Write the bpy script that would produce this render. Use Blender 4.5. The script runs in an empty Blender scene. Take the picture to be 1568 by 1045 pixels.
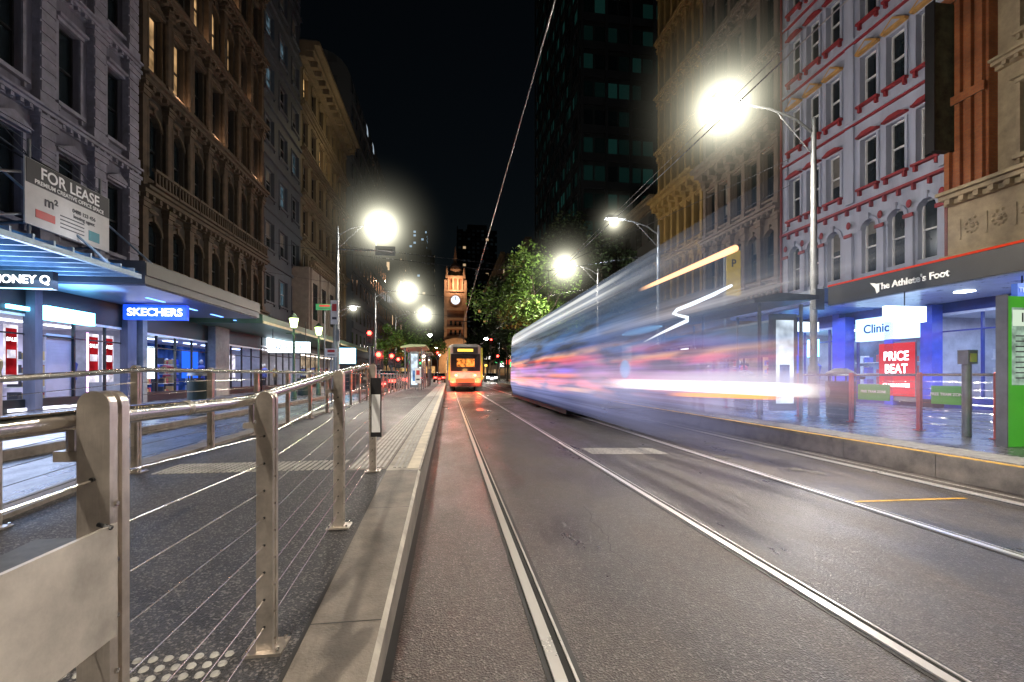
import bpy, bmesh, math, random
from mathutils import Vector, Matrix
random.seed(7)
TH=math.radians(7.92); CT=math.cos(TH); ST=math.sin(TH); F=697.0; H=1.145
def W(px,py,D):
    X=(px-687)*D/F*CT
    return Vector((X,(D-X*ST)/CT,H+(574-py)*D/F))
def YX(px,X):
    D=X*F/((px-687)*CT); return (D-X*ST)/CT
scene=bpy.context.scene
col=scene.collection
# ------------------------------------------------------------- materials
MATS={}
def nodes(m):
    m.use_nodes=True; nt=m.node_tree; nt.nodes.clear(); return nt
def N(nt,t,**k):
    n=nt.nodes.new(t)
    for a,b in k.items(): setattr(n,a,b)
    return n
def pm(name,c,rough=0.6,metal=0.0,var=0.25,scale=3.0,bump=0.0,bscale=40,em=None,es=0,streak=False,spec=0.5,brushed=False):
    if name in MATS: return MATS[name]
    m=bpy.data.materials.new(name); nt=nodes(m); L=nt.links
    out=N(nt,'ShaderNodeOutputMaterial'); p=N(nt,'ShaderNodeBsdfPrincipled'); L.new(p.outputs[0],out.inputs[0])
    tc=N(nt,'ShaderNodeTexCoord'); mp=N(nt,'ShaderNodeMapping'); L.new(tc.outputs['Object'],mp.inputs[0])
    if streak: mp.inputs['Scale'].default_value=(1,1,0.18)
    n=N(nt,'ShaderNodeTexNoise'); n.inputs['Scale'].default_value=scale; n.inputs['Detail'].default_value=8
    n.inputs['Roughness'].default_value=0.65
    L.new(mp.outputs[0],n.inputs['Vector'])
    r=N(nt,'ShaderNodeValToRGB'); r.color_ramp.elements[0].position=0.3; r.color_ramp.elements[1].position=0.72
    a=[max(0,x*(1-var)) for x in c]; b=[min(1,x*(1+var)) for x in c]
    r.color_ramp.elements[0].color=(*a,1); r.color_ramp.elements[1].color=(*b,1)
    L.new(n.outputs['Fac'],r.inputs[0]); L.new(r.outputs[0],p.inputs['Base Color'])
    p.inputs['Metallic'].default_value=metal
    p.inputs['Specular IOR Level'].default_value=spec
    mr=N(nt,'ShaderNodeMapRange'); mr.inputs['To Min'].default_value=max(0.03,rough-0.12); mr.inputs['To Max'].default_value=min(1,rough+0.12)
    L.new(n.outputs['Fac'],mr.inputs[0]); L.new(mr.outputs[0],p.inputs['Roughness'])
    if bump:
        n2=N(nt,'ShaderNodeTexNoise'); n2.inputs['Scale'].default_value=bscale; n2.inputs['Detail'].default_value=4
        if brushed:
            m2=N(nt,'ShaderNodeMapping'); m2.inputs['Scale'].default_value=(1,1,.04); L.new(tc.outputs['Object'],m2.inputs[0]); L.new(m2.outputs[0],n2.inputs['Vector'])
        else: L.new(tc.outputs['Object'],n2.inputs['Vector'])
        bp=N(nt,'ShaderNodeBump'); bp.inputs['Strength'].default_value=bump; bp.inputs['Distance'].default_value=0.001 if brushed else .01
        L.new(n2.outputs['Fac'],bp.inputs['Height']); L.new(bp.outputs[0],p.inputs['Normal'])
    if em:
        p.inputs['Emission Color'].default_value=(*em,1); p.inputs['Emission Strength'].default_value=es
    MATS[name]=m; return m
def emi(name,c,s,var=0.0,scale=3):
    if name in MATS: return MATS[name]
    m=bpy.data.materials.new(name); nt=nodes(m); L=nt.links
    out=N(nt,'ShaderNodeOutputMaterial'); e=N(nt,'ShaderNodeEmission'); L.new(e.outputs[0],out.inputs[0])
    e.inputs[0].default_value=(*c,1); e.inputs[1].default_value=s
    if var:
        tc=N(nt,'ShaderNodeTexCoord'); n=N(nt,'ShaderNodeTexNoise'); n.inputs['Scale'].default_value=scale
        L.new(tc.outputs['Object'],n.inputs['Vector'])
        mr=N(nt,'ShaderNodeMapRange'); mr.inputs['From Min'].default_value=.3; mr.inputs['From Max'].default_value=.7
        mr.inputs['To Min'].default_value=s*(1-var); mr.inputs['To Max'].default_value=s*(1+var)
        L.new(n.outputs['Fac'],mr.inputs[0]); L.new(mr.outputs[0],e.inputs[1])
    MATS[name]=m; return m
def asphalt(name,c,speck=0.5,tint=(1,1,1),rough=0.62):
    m=bpy.data.materials.new(name); nt=nodes(m); L=nt.links
    out=N(nt,'ShaderNodeOutputMaterial'); p=N(nt,'ShaderNodeBsdfPrincipled'); L.new(p.outputs[0],out.inputs[0])
    tc=N(nt,'ShaderNodeTexCoord')
    def noise(s,d,vec=None,ro=.6):
        n=N(nt,'ShaderNodeTexNoise'); n.inputs['Scale'].default_value=s; n.inputs['Detail'].default_value=d; n.inputs['Roughness'].default_value=ro
        L.new(vec or tc.outputs['Object'],n.inputs['Vector']); return n
    mp=N(nt,'ShaderNodeMapping'); mp.inputs['Scale'].default_value=(1,0.4,1); L.new(tc.outputs['Object'],mp.inputs[0])
    big=noise(1.3,8,mp.outputs[0],.68); mid=noise(16,6,None,.75); fine=noise(110,3,None,.7)
    v=N(nt,'ShaderNodeTexVoronoi'); v.inputs['Scale'].default_value=120; L.new(tc.outputs['Object'],v.inputs['Vector'])
    def ramp(n,p0,c0,p1,c1):
        r=N(nt,'ShaderNodeValToRGB'); r.color_ramp.elements[0].position=p0; r.color_ramp.elements[1].position=p1
        r.color_ramp.elements[0].color=(*c0,1); r.color_ramp.elements[1].color=(*c1,1); L.new(n.outputs['Fac'],r.inputs[0]); return r.outputs[0]
    r=ramp(big,.36,[x*.42 for x in c],.66,[x*1.75 for x in c]); r2=ramp(mid,.33,(.5,)*3,.7,(1.2,)*3); r3=ramp(fine,.38,(.35,)*3,.68,(1.3,)*3)
    def mul(a,b,f):
        m1=N(nt,'ShaderNodeMix',data_type='RGBA',blend_type='MULTIPLY'); m1.inputs[0].default_value=f; L.new(a,m1.inputs[6]); L.new(b,m1.inputs[7]); return m1.outputs[2]
    cc=mul(mul(r,r2,.9),r3,.9)
    lt=N(nt,'ShaderNodeMath',operation='GREATER_THAN'); lt.inputs[1].default_value=1-0.16*speck
    sep=N(nt,'ShaderNodeSeparateColor'); L.new(v.outputs['Color'],sep.inputs[0]); L.new(sep.outputs[0],lt.inputs[0])
    ml=N(nt,'ShaderNodeMath',operation='MULTIPLY'); ml.inputs[1].default_value=.6; L.new(lt.outputs[0],ml.inputs[0])
    m3=N(nt,'ShaderNodeMix',data_type='RGBA'); L.new(ml.outputs[0],m3.inputs[0]); L.new(cc,m3.inputs[6])
    m3.inputs[7].default_value=(.20*tint[0],.18*tint[1],.17*tint[2],1)
    L.new(m3.outputs[2],p.inputs['Base Color'])
    mr=N(nt,'ShaderNodeMapRange'); mr.inputs['From Min'].default_value=.35; mr.inputs['From Max'].default_value=.65; mr.inputs['To Min'].default_value=rough-.2; mr.inputs['To Max'].default_value=rough+.15
    L.new(big.outputs['Fac'],mr.inputs[0]); L.new(mr.outputs[0],p.inputs['Roughness'])
    ad=N(nt,'ShaderNodeMath',operation='ADD'); L.new(fine.outputs['Fac'],ad.inputs[0]); L.new(v.outputs['Distance'],ad.inputs[1])
    bp=N(nt,'ShaderNodeBump'); bp.inputs['Strength'].default_value=.6; bp.inputs['Distance'].default_value=.005
    L.new(ad.outputs[0],bp.inputs['Height']); L.new(bp.outputs[0],p.inputs['Normal'])
    return m
def brickmat(name,c1,c2,cm):
    m=bpy.data.materials.new(name); nt=nodes(m); L=nt.links
    out=N(nt,'ShaderNodeOutputMaterial'); p=N(nt,'ShaderNodeBsdfPrincipled'); L.new(p.outputs[0],out.inputs[0])
    tc=N(nt,'ShaderNodeTexCoord'); s=N(nt,'ShaderNodeSeparateXYZ'); cb=N(nt,'ShaderNodeCombineXYZ')
    L.new(tc.outputs['Object'],s.inputs[0]); a=N(nt,'ShaderNodeMath',operation='ADD'); L.new(s.outputs[0],a.inputs[0]); L.new(s.outputs[1],a.inputs[1])
    L.new(a.outputs[0],cb.inputs[0]); L.new(s.outputs[2],cb.inputs[1])
    b=N(nt,'ShaderNodeTexBrick'); b.inputs['Scale'].default_value=4; b.inputs['Color1'].default_value=(*c1,1); b.inputs['Color2'].default_value=(*c2,1); b.inputs['Mortar'].default_value=(*cm,1)
    b.inputs['Mortar Size'].default_value=.015
    L.new(cb.outputs[0],b.inputs['Vector'])
    n=N(nt,'ShaderNodeTexNoise'); n.inputs['Scale'].default_value=1.5; n.inputs['Detail'].default_value=6; L.new(tc.outputs['Object'],n.inputs['Vector'])
    mx=N(nt,'ShaderNodeMix',data_type='RGBA',blend_type='MULTIPLY'); mx.inputs[0].default_value=.8; L.new(b.outputs['Color'],mx.inputs[6]); L.new(n.outputs['Fac'],mx.inputs[7])
    L.new(mx.outputs[2],p.inputs['Base Color']); p.inputs['Roughness'].default_value=.8
    return m
def winmat(name,base,lits,thr,strength,cw,ch,frame=.18,glow=0.0,gcol=(0,0,0)):
    m=bpy.data.materials.new(name); nt=nodes(m); L=nt.links
    out=N(nt,'ShaderNodeOutputMaterial'); p=N(nt,'ShaderNodeBsdfPrincipled'); L.new(p.outputs[0],out.inputs[0])
    tc=N(nt,'ShaderNodeTexCoord'); s=N(nt,'ShaderNodeSeparateXYZ'); L.new(tc.outputs['Object'],s.inputs[0])
    def M(op,a,b=None):
        n=N(nt,'ShaderNodeMath',operation=op)
        for i,x in enumerate((a,b)):
            if x is None: continue
            if isinstance(x,(int,float)): n.inputs[i].default_value=x
            else: L.new(x,n.inputs[i])
        return n.outputs[0]
    u=M('DIVIDE',M('ADD',s.outputs[0],s.outputs[1]),cw); v=M('DIVIDE',s.outputs[2],ch)
    fu=M('FRACT',u); fv=M('FRACT',v)
    inu=M('MULTIPLY',M('GREATER_THAN',fu,frame),M('LESS_THAN',fu,1-frame)); inv=M('MULTIPLY',M('GREATER_THAN',fv,.3),M('LESS_THAN',fv,.85))
    ins=M('MULTIPLY',inu,inv)
    cb=N(nt,'ShaderNodeCombineXYZ'); L.new(M('FLOOR',u),cb.inputs[0]); L.new(M('FLOOR',v),cb.inputs[1])
    wn=N(nt,'ShaderNodeTexWhiteNoise'); L.new(cb.outputs[0],wn.inputs['Vector'])
    wr=N(nt,'ShaderNodeTexWhiteNoise',noise_dimensions='1D'); L.new(M('FLOOR',v),wr.inputs['W'])
    lit=M('MULTIPLY',M('GREATER_THAN',M('ADD',wn.outputs['Value'],M('MULTIPLY',wr.outputs['Value'],.12)),thr),ins)
    es=M('ADD',M('MULTIPLY',lit,strength),M('MULTIPLY',M('MULTIPLY',ins,M('POWER',wn.outputs['Value'],3.0)),glow))
    mx=N(nt,'ShaderNodeMix',data_type='RGBA'); L.new(lit,mx.inputs[0]); mx.inputs[6].default_value=(*gcol,1); mx.inputs[7].default_value=(*lits,1)
    L.new(mx.outputs[2],p.inputs['Emission Color']); L.new(es,p.inputs['Emission Strength'])
    p.inputs['Base Color'].default_value=(*base,1)
    L.new(M('SUBTRACT',.8,M('MULTIPLY',ins,.7)),p.inputs['Roughness'])
    return m
# ------------------------------------------------------------- builder
class B:
    def __init__(s,name,loc=(0,0,0)):
        s.name=name; s.p={}; s.loc=Vector(loc); s.extra=[]; s.smooth=set()
    def g(s,part,mat):
        if part not in s.p: s.p[part]=([],[],mat)
        return s.p[part]
    def add(s,part,mat,vs,fs,smooth=False):
        V,Fc,_=s.g(part,mat); o=len(V); V.extend([tuple(v) for v in vs]); Fc.extend([tuple(i+o for i in f) for f in fs])
        if smooth: s.smooth.add(part)
    def box(s,part,mat,x0,x1,y0,y1,z0,z1):
        x0,x1=sorted((x0,x1)); y0,y1=sorted((y0,y1)); z0,z1=sorted((z0,z1))
        s.add(part,mat,[(x0,y0,z0),(x1,y0,z0),(x1,y1,z0),(x0,y1,z0),(x0,y0,z1),(x1,y0,z1),(x1,y1,z1),(x0,y1,z1)],
          [(0,3,2,1),(4,5,6,7),(0,1,5,4),(1,2,6,5),(2,3,7,6),(3,0,4,7)])
    def quad(s,part,mat,a,b,c,d): s.add(part,mat,[a,b,c,d],[(0,1,2,3)])
    def prism(s,part,mat,prof,axis,t0,t1,smooth=False):
        def P(a,b,t):
            return {'x':(t,a,b),'y':(a,t,b),'z':(a,b,t)}[axis]
        n=len(prof); vs=[P(a,b,t0) for a,b in prof]+[P(a,b,t1) for a,b in prof]
        fs=[tuple(range(n)),tuple(range(2*n-1,n-1,-1))]+[(i,(i+1)%n,n+(i+1)%n,n+i) for i in range(n)]
        s.add(part,mat,vs,fs,smooth)
    def tube(s,part,mat,pts,r,seg=8,rs=None,smooth=True,caps=True):
        pts=[Vector(p) for p in pts]; vs=[];fs=[]
        for i,p in enumerate(pts):
            d=(pts[min(i+1,len(pts)-1)]-pts[max(i-1,0)]).normalized()
            up=Vector((0,0,1)) if abs(d.z)<.9 else Vector((1,0,0))
            a=d.cross(up).normalized(); b=d.cross(a).normalized(); rr=rs[i] if rs else r
            for k in range(seg):
                t=2*math.pi*k/seg; vs.append(p+a*math.cos(t)*rr+b*math.sin(t)*rr)
        for i in range(len(pts)-1):
            for k in range(seg):
                k2=(k+1)%seg; fs.append((i*seg+k,i*seg+k2,(i+1)*seg+k2,(i+1)*seg+k))
        if caps: fs.append(tuple(range(seg))); fs.append(tuple((len(pts)-1)*seg+k for k in range(seg)))
        s.add(part,mat,vs,fs,smooth)
    def ball(s,part,mat,c,rx,ry=None,rz=None,nu=14,nv=9):
        ry=ry or rx; rz=rz or rx; vs=[];fs=[]
        for j in range(nv+1):
            ph=math.pi*j/nv
            for i in range(nu):
                t=2*math.pi*i/nu; vs.append((c[0]+rx*math.sin(ph)*math.cos(t),c[1]+ry*math.sin(ph)*math.sin(t),c[2]+rz*math.cos(ph)))
        for j in range(nv):
            for i in range(nu):
                fs.append((j*nu+i,j*nu+(i+1)%nu,(j+1)*nu+(i+1)%nu,(j+1)*nu+i))
        s.add(part,mat,vs,fs,True)
    def text(s,part,body,size,loc,face,mat,ext=.006,align='CENTER',sx=1.0):
        c=bpy.data.curves.new(part,'FONT'); c.body=body; c.size=size; c.extrude=ext; c.align_x=align; c.align_y='CENTER'; c.offset=size*.018
        o=bpy.data.objects.new(part,c); c.materials.append(mat)
        rz={'+x':90,'-x':-90,'-y':0}[face]; o.location=loc; o.rotation_euler=(math.radians(90),0,math.radians(rz)); o.scale=(sx,1,1)
        s.extra.append(o)
    def light(s,part,loc,power,c,r=.1,kind='POINT',size=None,rot=None,spot=None,blend=.6):
        l=bpy.data.lights.new(part,kind); l.energy=power; l.color=c
        if kind=='AREA':
            l.shape='RECTANGLE'; l.size=size[0]; l.size_y=size[1]
        else: l.shadow_soft_size=r
        if spot: l.spot_size=spot; l.spot_blend=blend
        o=bpy.data.objects.new(part,l); o.location=loc
        if rot: o.rotation_euler=rot
        s.extra.append(o)
    def done(s):
        e=bpy.data.objects.new(s.name,None); e.location=s.loc; e.empty_display_size=.3; col.objects.link(e)
        inv=Matrix.Translation(-s.loc)
        for k,(V,Fc,mat) in s.p.items():
            me=bpy.data.meshes.new(k); me.from_pydata(V,[],Fc); me.materials.append(mat)
            if len(Fc)<40000 and not k.startswith('leaves'):
                bm=bmesh.new(); bm.from_mesh(me)
                if k in s.smooth: bmesh.ops.remove_doubles(bm,verts=bm.verts,dist=1e-5)
                bmesh.ops.recalc_face_normals(bm,faces=bm.faces); bm.to_mesh(me); bm.free()
            if k in s.smooth:
                for p in me.polygons: p.use_smooth=True
                me.set_sharp_from_angle(angle=math.radians(40))
            o=bpy.data.objects.new(k,me); col.objects.link(o); o.parent=e; o.matrix_parent_inverse=inv
        for o in s.extra:
            col.objects.link(o); o.parent=e; o.matrix_parent_inverse=inv
        return e
# ------------------------------------------------------------- common mats
steel=pm('polished_steel',(.70,.67,.63),.2,1.0,.12,14,bump=.1,bscale=60)
steelpost=pm('brushed_post_steel',(.58,.52,.46),.32,.88,.32,9,bump=.6,bscale=300,brushed=True)
galv=pm('galvanised',(.17,.18,.19),.5,.5,.2,6)
dark=pm('dark_metal',(.02,.02,.022),.45,.3)
black=pm('black_paint',(.012,.012,.014),.4)
white=pm('white_paint',(.75,.75,.75),.5,0,.1,5)
conc=pm('concrete',(.17,.148,.125),.6,0,.5,4,bump=.35,bscale=80)
concl=pm('pale_concrete',(.36,.33,.28),.7,0,.35,6,bump=.2,bscale=70)
glassd=pm('dark_glass',(.012,.018,.022),.08,0,.4,1.5)
red=pm('red_paint',(.38,.03,.03),.5)
yellow=pm('yellow_paint',(.60,.34,.03),.6,0,.5,18)
lampem=emi('lamp_glass',(1,.98,.93),120)
roadline=pm('road_paint',(.38,.36,.33),.65,0,.7,30)
tdk=pm('text_dark',(.04,.04,.05),.6)
# ------------------------------------------------------------- ground & roads
asph=asphalt('asphalt',(.088,.073,.066),.6,rough=.46)
asphL=asphalt('asphalt_ramp',(.052,.050,.053),1.0)
asphB=asphalt('asphalt_lane',(.038,.038,.046),.4,rough=.36)
pave=pm('bluestone_paving',(.08,.08,.09),.27,0,.35,2,bump=.25)
g=B('ground'); g.quad('sheet',pm('ground_mat',(.04,.04,.04),.9),(-900,-300,-.02),(900,-300,-.02),(900,1500,-.02),(-900,1500,-.02)); g.done()
r=B('road'); r.quad('tram_roadway',asph,(-.27,-8,0),(5.4,-8,0),(5.4,220,0),(-.27,220,0))
r.quad('side_lane',asphB,(-6,-8,0),(-2.85,-8,0),(-2.85,220,0),(-6,220,0))
r.quad('far_roadway',asphB,(-2.85,48,.0),(-.27,48,0),(-.27,220,0),(-2.85,220,0))
r.quad('far_roadway_r',asphB,(5.4,48,.0),(7.9,48,0),(7.9,220,0),(5.4,220,0))
z=.004
r.quad('stop_marking',roadline,(2.05,6.35,z),(3.15,6.2,z),(3.15,6.75,z),(2.05,6.9,z))
r.quad('yellow_marking',yellow,(3.62,3.62,z),(4.75,3.58,z),(4.75,3.62,z),(3.62,3.66,z))
r.quad('edge_line',roadline,(5.2,-5,z),(5.235,-5,z),(5.235,60,z),(5.2,60,z))
tar=pm('tar_patch',(.022,.021,.021),.5,0,.4,5)
r.quad('joint',tar,(-.268,-4,z),(-.215,-4,z),(-.215,60,z),(-.268,60,z))
rg=random.Random(21)
sc_=pm('scuff',(.13,.12,.11),.8,0,.8,14)
for i in range(7):
    x=rg.uniform(3.7,4.85); y=rg.uniform(3.8,9); n_=16; a=rg.uniform(.08,.2)
    r.add('scuffs',sc_,[(x+a*(.6+.6*rg.random())*math.cos(6.283*k/n_),y+1.3*a*(.6+.6*rg.random())*math.sin(6.283*k/n_),.0042+i*.0003) for k in range(n_)],[tuple(range(n_))])
for sx,sy in((1.1,2.6),(2.6,3.4),(2.4,7.5),(4.2,5.0),(.9,7.0)):
    x,y=sx,sy; pts=[]
    for k in range(16): pts.append((x,y)); x+=rg.uniform(-.035,.045); y+=rg.uniform(.05,.12)
    for (a,b_),(c,d) in zip(pts[:-1],pts[1:]): r.quad('cracks',tar,(a-.003,b_,.0041),(a+.003,b_,.0041),(c+.003,d,.0041),(c-.003,d,.0041))
r.done()
railm=pm('rail_steel',(.80,.77,.73),.30,.55,.06,1.0)
groove=pm('rail_groove',(.008,.008,.008),.8)
t=B('tram_tracks')
for x in (.42,1.855,3.55,4.985):
    t.box('surround',tar,x-.055,x+.085,-4,230,.0005,.003)
    t.box('running_rail',railm,x-.030,x+.018,-4,230,.003,.012)
    t.box('groove',groove,x+.018,x+.050,-4,230,.003,.0045)
    t.box('guard_rail',railm,x+.050,x+.061,-4,230,.003,.010)
t.done()
def zg(y):
    return max(.06,.3-.066*max(0,4.15-y)) if y>-1 else .06
pl=B('tram_platform',( -1.5,10,.3))
ys=[-6,-1,0,.5,1,1.5,2,2.5,3,3.5,4.15,48]
for a,c in zip(ys[:-1],ys[1:]): pl.quad('surface',asphL,(-2.75,a,zg(a)),(-.55,a,zg(a)),(-.55,c,zg(c)),(-2.75,c,zg(c)))
yk=[y for y in ys if y<=4.15]
for a,c in zip(yk[:-1],yk[1:]):
    pl.quad('kerb_top',conc,(-.545,a,zg(a)),(-.27,a,zg(a)),(-.27,c,zg(c)),(-.545,c,zg(c)))
    pl.quad('kerb_chamfer',concl,(-.27,a,zg(a)),(-.25,a,zg(a)-.02),(-.25,c,zg(c)-.02),(-.27,c,zg(c)))
    pl.quad('kerb_gap',tar,(-.56,a,zg(a)+.002),(-.545,a,zg(a)+.002),(-.545,c,zg(c)+.002),(-.56,c,zg(c)+.002))
for y in(.4,1.9,3.2): pl.quad('kerb_joints',tar,(-.545,y,zg(y)+.0015),(-.27,y,zg(y)+.0015),(-.27,y+.006,zg(y+.006)+.0015),(-.545,y+.006,zg(y+.006)+.0015))
for a,c in zip(ys[:-1],ys[1:]):
    q=0 if a>=4.15 else .02
    pl.quad('kerb_face',conc,(-.25,a,-.01),(-.25,c,-.01),(-.25,c,zg(c)-q),(-.25,a,zg(a)-q))
    pl.quad('left_kerb_top',conc,(-2.95,a,zg(a)+.03),(-2.75,a,zg(a)+.03),(-2.75,c,zg(c)+.03),(-2.95,c,zg(c)+.03))
    pl.quad('left_kerb_face',conc,(-2.95,a,-.01),(-2.95,c,-.01),(-2.95,c,zg(c)+.03),(-2.95,a,zg(a)+.03))
    pl.quad('left_kerb_inner',conc,(-2.75,a,zg(a)-.01),(-2.75,c,zg(c)-.01),(-2.75,c,zg(c)+.03),(-2.75,a,zg(a)+.03))
tact=pm('tactile_white',(.36,.35,.32),.6,0,.4,8); coping=pm('coping_cream',(.56,.50,.38),.6,0,.3,6)
pl.box('edge_stone',concl,-.55,-.25,4.15,48,.27,.3)
pl.box('edge_line',coping,-.37,-.27,4.2,48,.3,.304)
for i in range(3): pl.box('tactile_ribs',tact,-.50+i*.045,-.475+i*.045,4.25,48,.3,.306)
pl.box('tactile_base',conc,-.9,-.56,4.2,48,.3,.303)
for i in range(7):
    x=-.88+i*.046; pl.box('tactile_ribs2',tact,x,x+.022,4.25,48,.303,.308)
for i in range(9):
    for j in range(31):
        y=4.25+i*.05; x=-2.5+j*.05; pl.box('cross_tactile',tact,x,x+.03,y,y+.03,.3,.307)
for ix in range(34):
    for iy in range(9):
        x=-.78-ix*.05; y=1.36+iy*.05 ; zz=zg(y)
        pl.tube('studs',tact,[(x,y,zz-.002),(x,y,zz+.007)],.015,8,rs=[.017,.011])
pl.box('drain_grate',pm('grate',(.06,.06,.06),.5,.5),-2.05,-1.9,.5,1.3,.10,.116)
pl.quad('access_pit',pm('pit_lid',(.10,.10,.095),.6,.2,.3,20),(-2.3,2.4,zg(2.4)+.004),(-1.8,2.4,zg(2.4)+.004),(-1.8,2.9,zg(2.9)+.004),(-2.3,2.9,zg(2.9)+.004))
pl.done()
pr=B('tram_platform',(6.5,15,.26))
pr.box('slab',pave,5.55,7.9,-4,48,-.01,.255)
for i in range(44): pr.box('kerb',conc,5.4,5.55,-4+i*1.2,-2.808+i*1.2,-.01,.26)
pr.box('edge_yellow',yellow,5.41,5.49,-4,48,.26,.264)
for i in range(8): pr.box('tactile',tact,5.62+i*.06,5.65+i*.06,-4,48,.255,.262)
for i in range(40): pr.box('joints',tar,5.56,7.9,-3+i*1.2,-2.99+i*1.2,.255,.2565)
pr.done()
fp=B('footpath'); fp.box('left',pave,-11.6,-6,-8,190,-.01,.13); fp.box('left_kerb',conc,-6,-5.85,-8,190,-.01,.135)
fp.box('right',pave,7.9,15.1,-8,190,-.01,.15)
for i in range(60): fp.box('joints',tar,-11.5,-6,-6+i*1.1,-5.99+i*1.1,.13,.1315); fp.box('joints',tar,7.95,15,-6+i*1.1,-5.99+i*1.1,.15,.1515)
for i in range(9): fp.box('long_joints',tar,8.4+i*.7,8.41+i*.7,-6,60,.1502,.1518)
fp.done()
# ------------------------------------------------------------- railings
def blade_post(b,x,y,z0,z1,mat=steelpost,w=.056,d=.03):
    h=w/2; prof=[(x-h,z0),(x+h,z0),(x+h,z1-.03)]
    for k in range(11):
        a=math.pi*k/10; prof.append((x+h*math.cos(a),z1-.03+.03*math.sin(a)))
    prof.append((x-h,z1-.03))
    b.prism('posts',mat,prof,'y',y-d/2-.012,y-.006)
    b.prism('posts',mat,prof,'y',y+.006,y+d/2+.012)
    b.box('posts',mat,x-w/2+.006,x+w/2-.006,y-.0058,y+.0058,z0,z1-.045)
    b.box('base_plates',mat,x-.065,x+.065,y-.055,y+.055,z0,z0+.010)
    for dx in(-.05,.05):
        for dy in(-.042,.042): b.tube('bolts',steel,[(x+dx,y+dy,z0+.010),(x+dx,y+dy,z0+.022)],.007,6)
rl=B('ramp_railing',(-.66,2,.2))
P=[(-.66,.1,.07,1.08),(-.66,.98,.1,1.115),(-.66,1.78,.14,1.085),(-.66,2.89,.22,1.172),(-.66,4.13,.3,1.24)]
for x,y,a,b_ in P: blade_post(rl,x,y,a,b_)
rp=[(-.715,-.6,1.055),(-.715,.98,1.058),(-.715,1.66,1.051),(-.715,1.75,1.053),(-.715,1.86,1.062),(-.715,2.89,1.142),(-.715,4.08,1.222),(-.715,4.2,1.22)]
rl.tube('handrail',steel,rp,.020,16)
for y in(1.35,3.5): rl.tube('rail_joiners',steelpost,[(-.715,y,1.0545 if y<2 else 1.183),(-.715,y+.02,1.0545 if y<2 else 1.1845)],.0215,16)
for x,y,a,b_ in P[1:]:
    zr=b_-.10
    rl.tube('brackets',steelpost,[(-.69,y,zr-.02),(-.715,y,zr-.02),(-.715,y,zr+.05)],.009,6)
    rl.box('brackets',steelpost,-.74,-.69,y-.01,y+.10,zr-.035,zr-.015)
for k in range(8):
    f=.10+k*.105
    pts=[(-.66,y,a+(b_-a-.1)*f/.9) for x,y,a,b_ in P]
    rl.tube('cables',steel,pts,.0021,6)
    for x,y,a,b_ in P:
        zz=a+(b_-a-.1)*f/.9
        rl.tube('cable_ferrules',dark,[(-.66,y-.032,zz),(-.66,y+.032,zz)],.0045,8)
        rl.tube('side_pins',steel,[(-.6325,y-.012,zz-.05),(-.6275,y-.012,zz-.05)],.005,8)
rl.box('notice_plate',pm('plate_white',(.46,.42,.37),.4,0,.4,5,bump=.1),-.628,-.620,.3,.955,.655,.865)
for y in(.36,.935): rl.tube('plate_clips',dark,[(-.64,y,.87),(-.616,y,.862)],.004,6)
rl.done()
def railing(name,X,ys,zf,h,mat,tube_off=.05,ncab=7,topmat=steel):
    b=B(name,(X,ys[0],zf(ys[0])))
    for y in ys: blade_post(b,X,y,zf(y),zf(y)+h,mat)
    b.tube('handrail',topmat,[(X+tube_off,y,zf(y)+h-.04) for y in ys],.021,8)
    for k in range(ncab):
        b.tube('cables',steel,[(X,y,zf(y)+.12+k*.11) for y in ys],.0025,4)
    return b
b=railing('platform_railing',-2.68,[.6+1.25*i for i in range(36)],lambda y:zg(y),.93,steelpost); b.done()
b=railing('platform_railing',7.5,[3.2,4.3,5.3,6.35,7.6,8.9,10.2,11.5,12.8,14.1],lambda y:.257,.93,pm('post_red',(.50,.10,.08),.5,.1))
grn=pm('green_panel',(.05,.30,.03),.5,0,.15,4,em=(.1,.6,.05),es=.06)
for y0,y1 in((5.66,6.12),(6.8,7.4)):
    b.box('green_sign',grn,7.44,7.455,y0,y1,.70,.98)
    b.text('sign_text','FREE TRAM ZONE',.06,(7.438,(y0+y1)/2,.85),'-x',white,.001)
b.tube('end_post',galv,[(7.35,5.56,.257),(7.35,5.56,1.42)],.055,12); b.box('card_reader',galv,7.27,7.43,5.48,5.62,1.3,1.5); b.box('reader_face',pm('reader_yellow',(.5,.4,.05),.4),7.30,7.40,5.47,5.479,1.33,1.45)
b.done()
b=B('notice_sign',(-.6,4.0,.6)); b.box('panel',black,-.655,-.565,3.98,3.99,.62,1.12); b.box('paper',white,-.645,-.575,3.972,3.979,.66,.98)
b.box('bracket',steel,-.66,-.60,3.99,4.1,.85,.88)
b.done()
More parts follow.
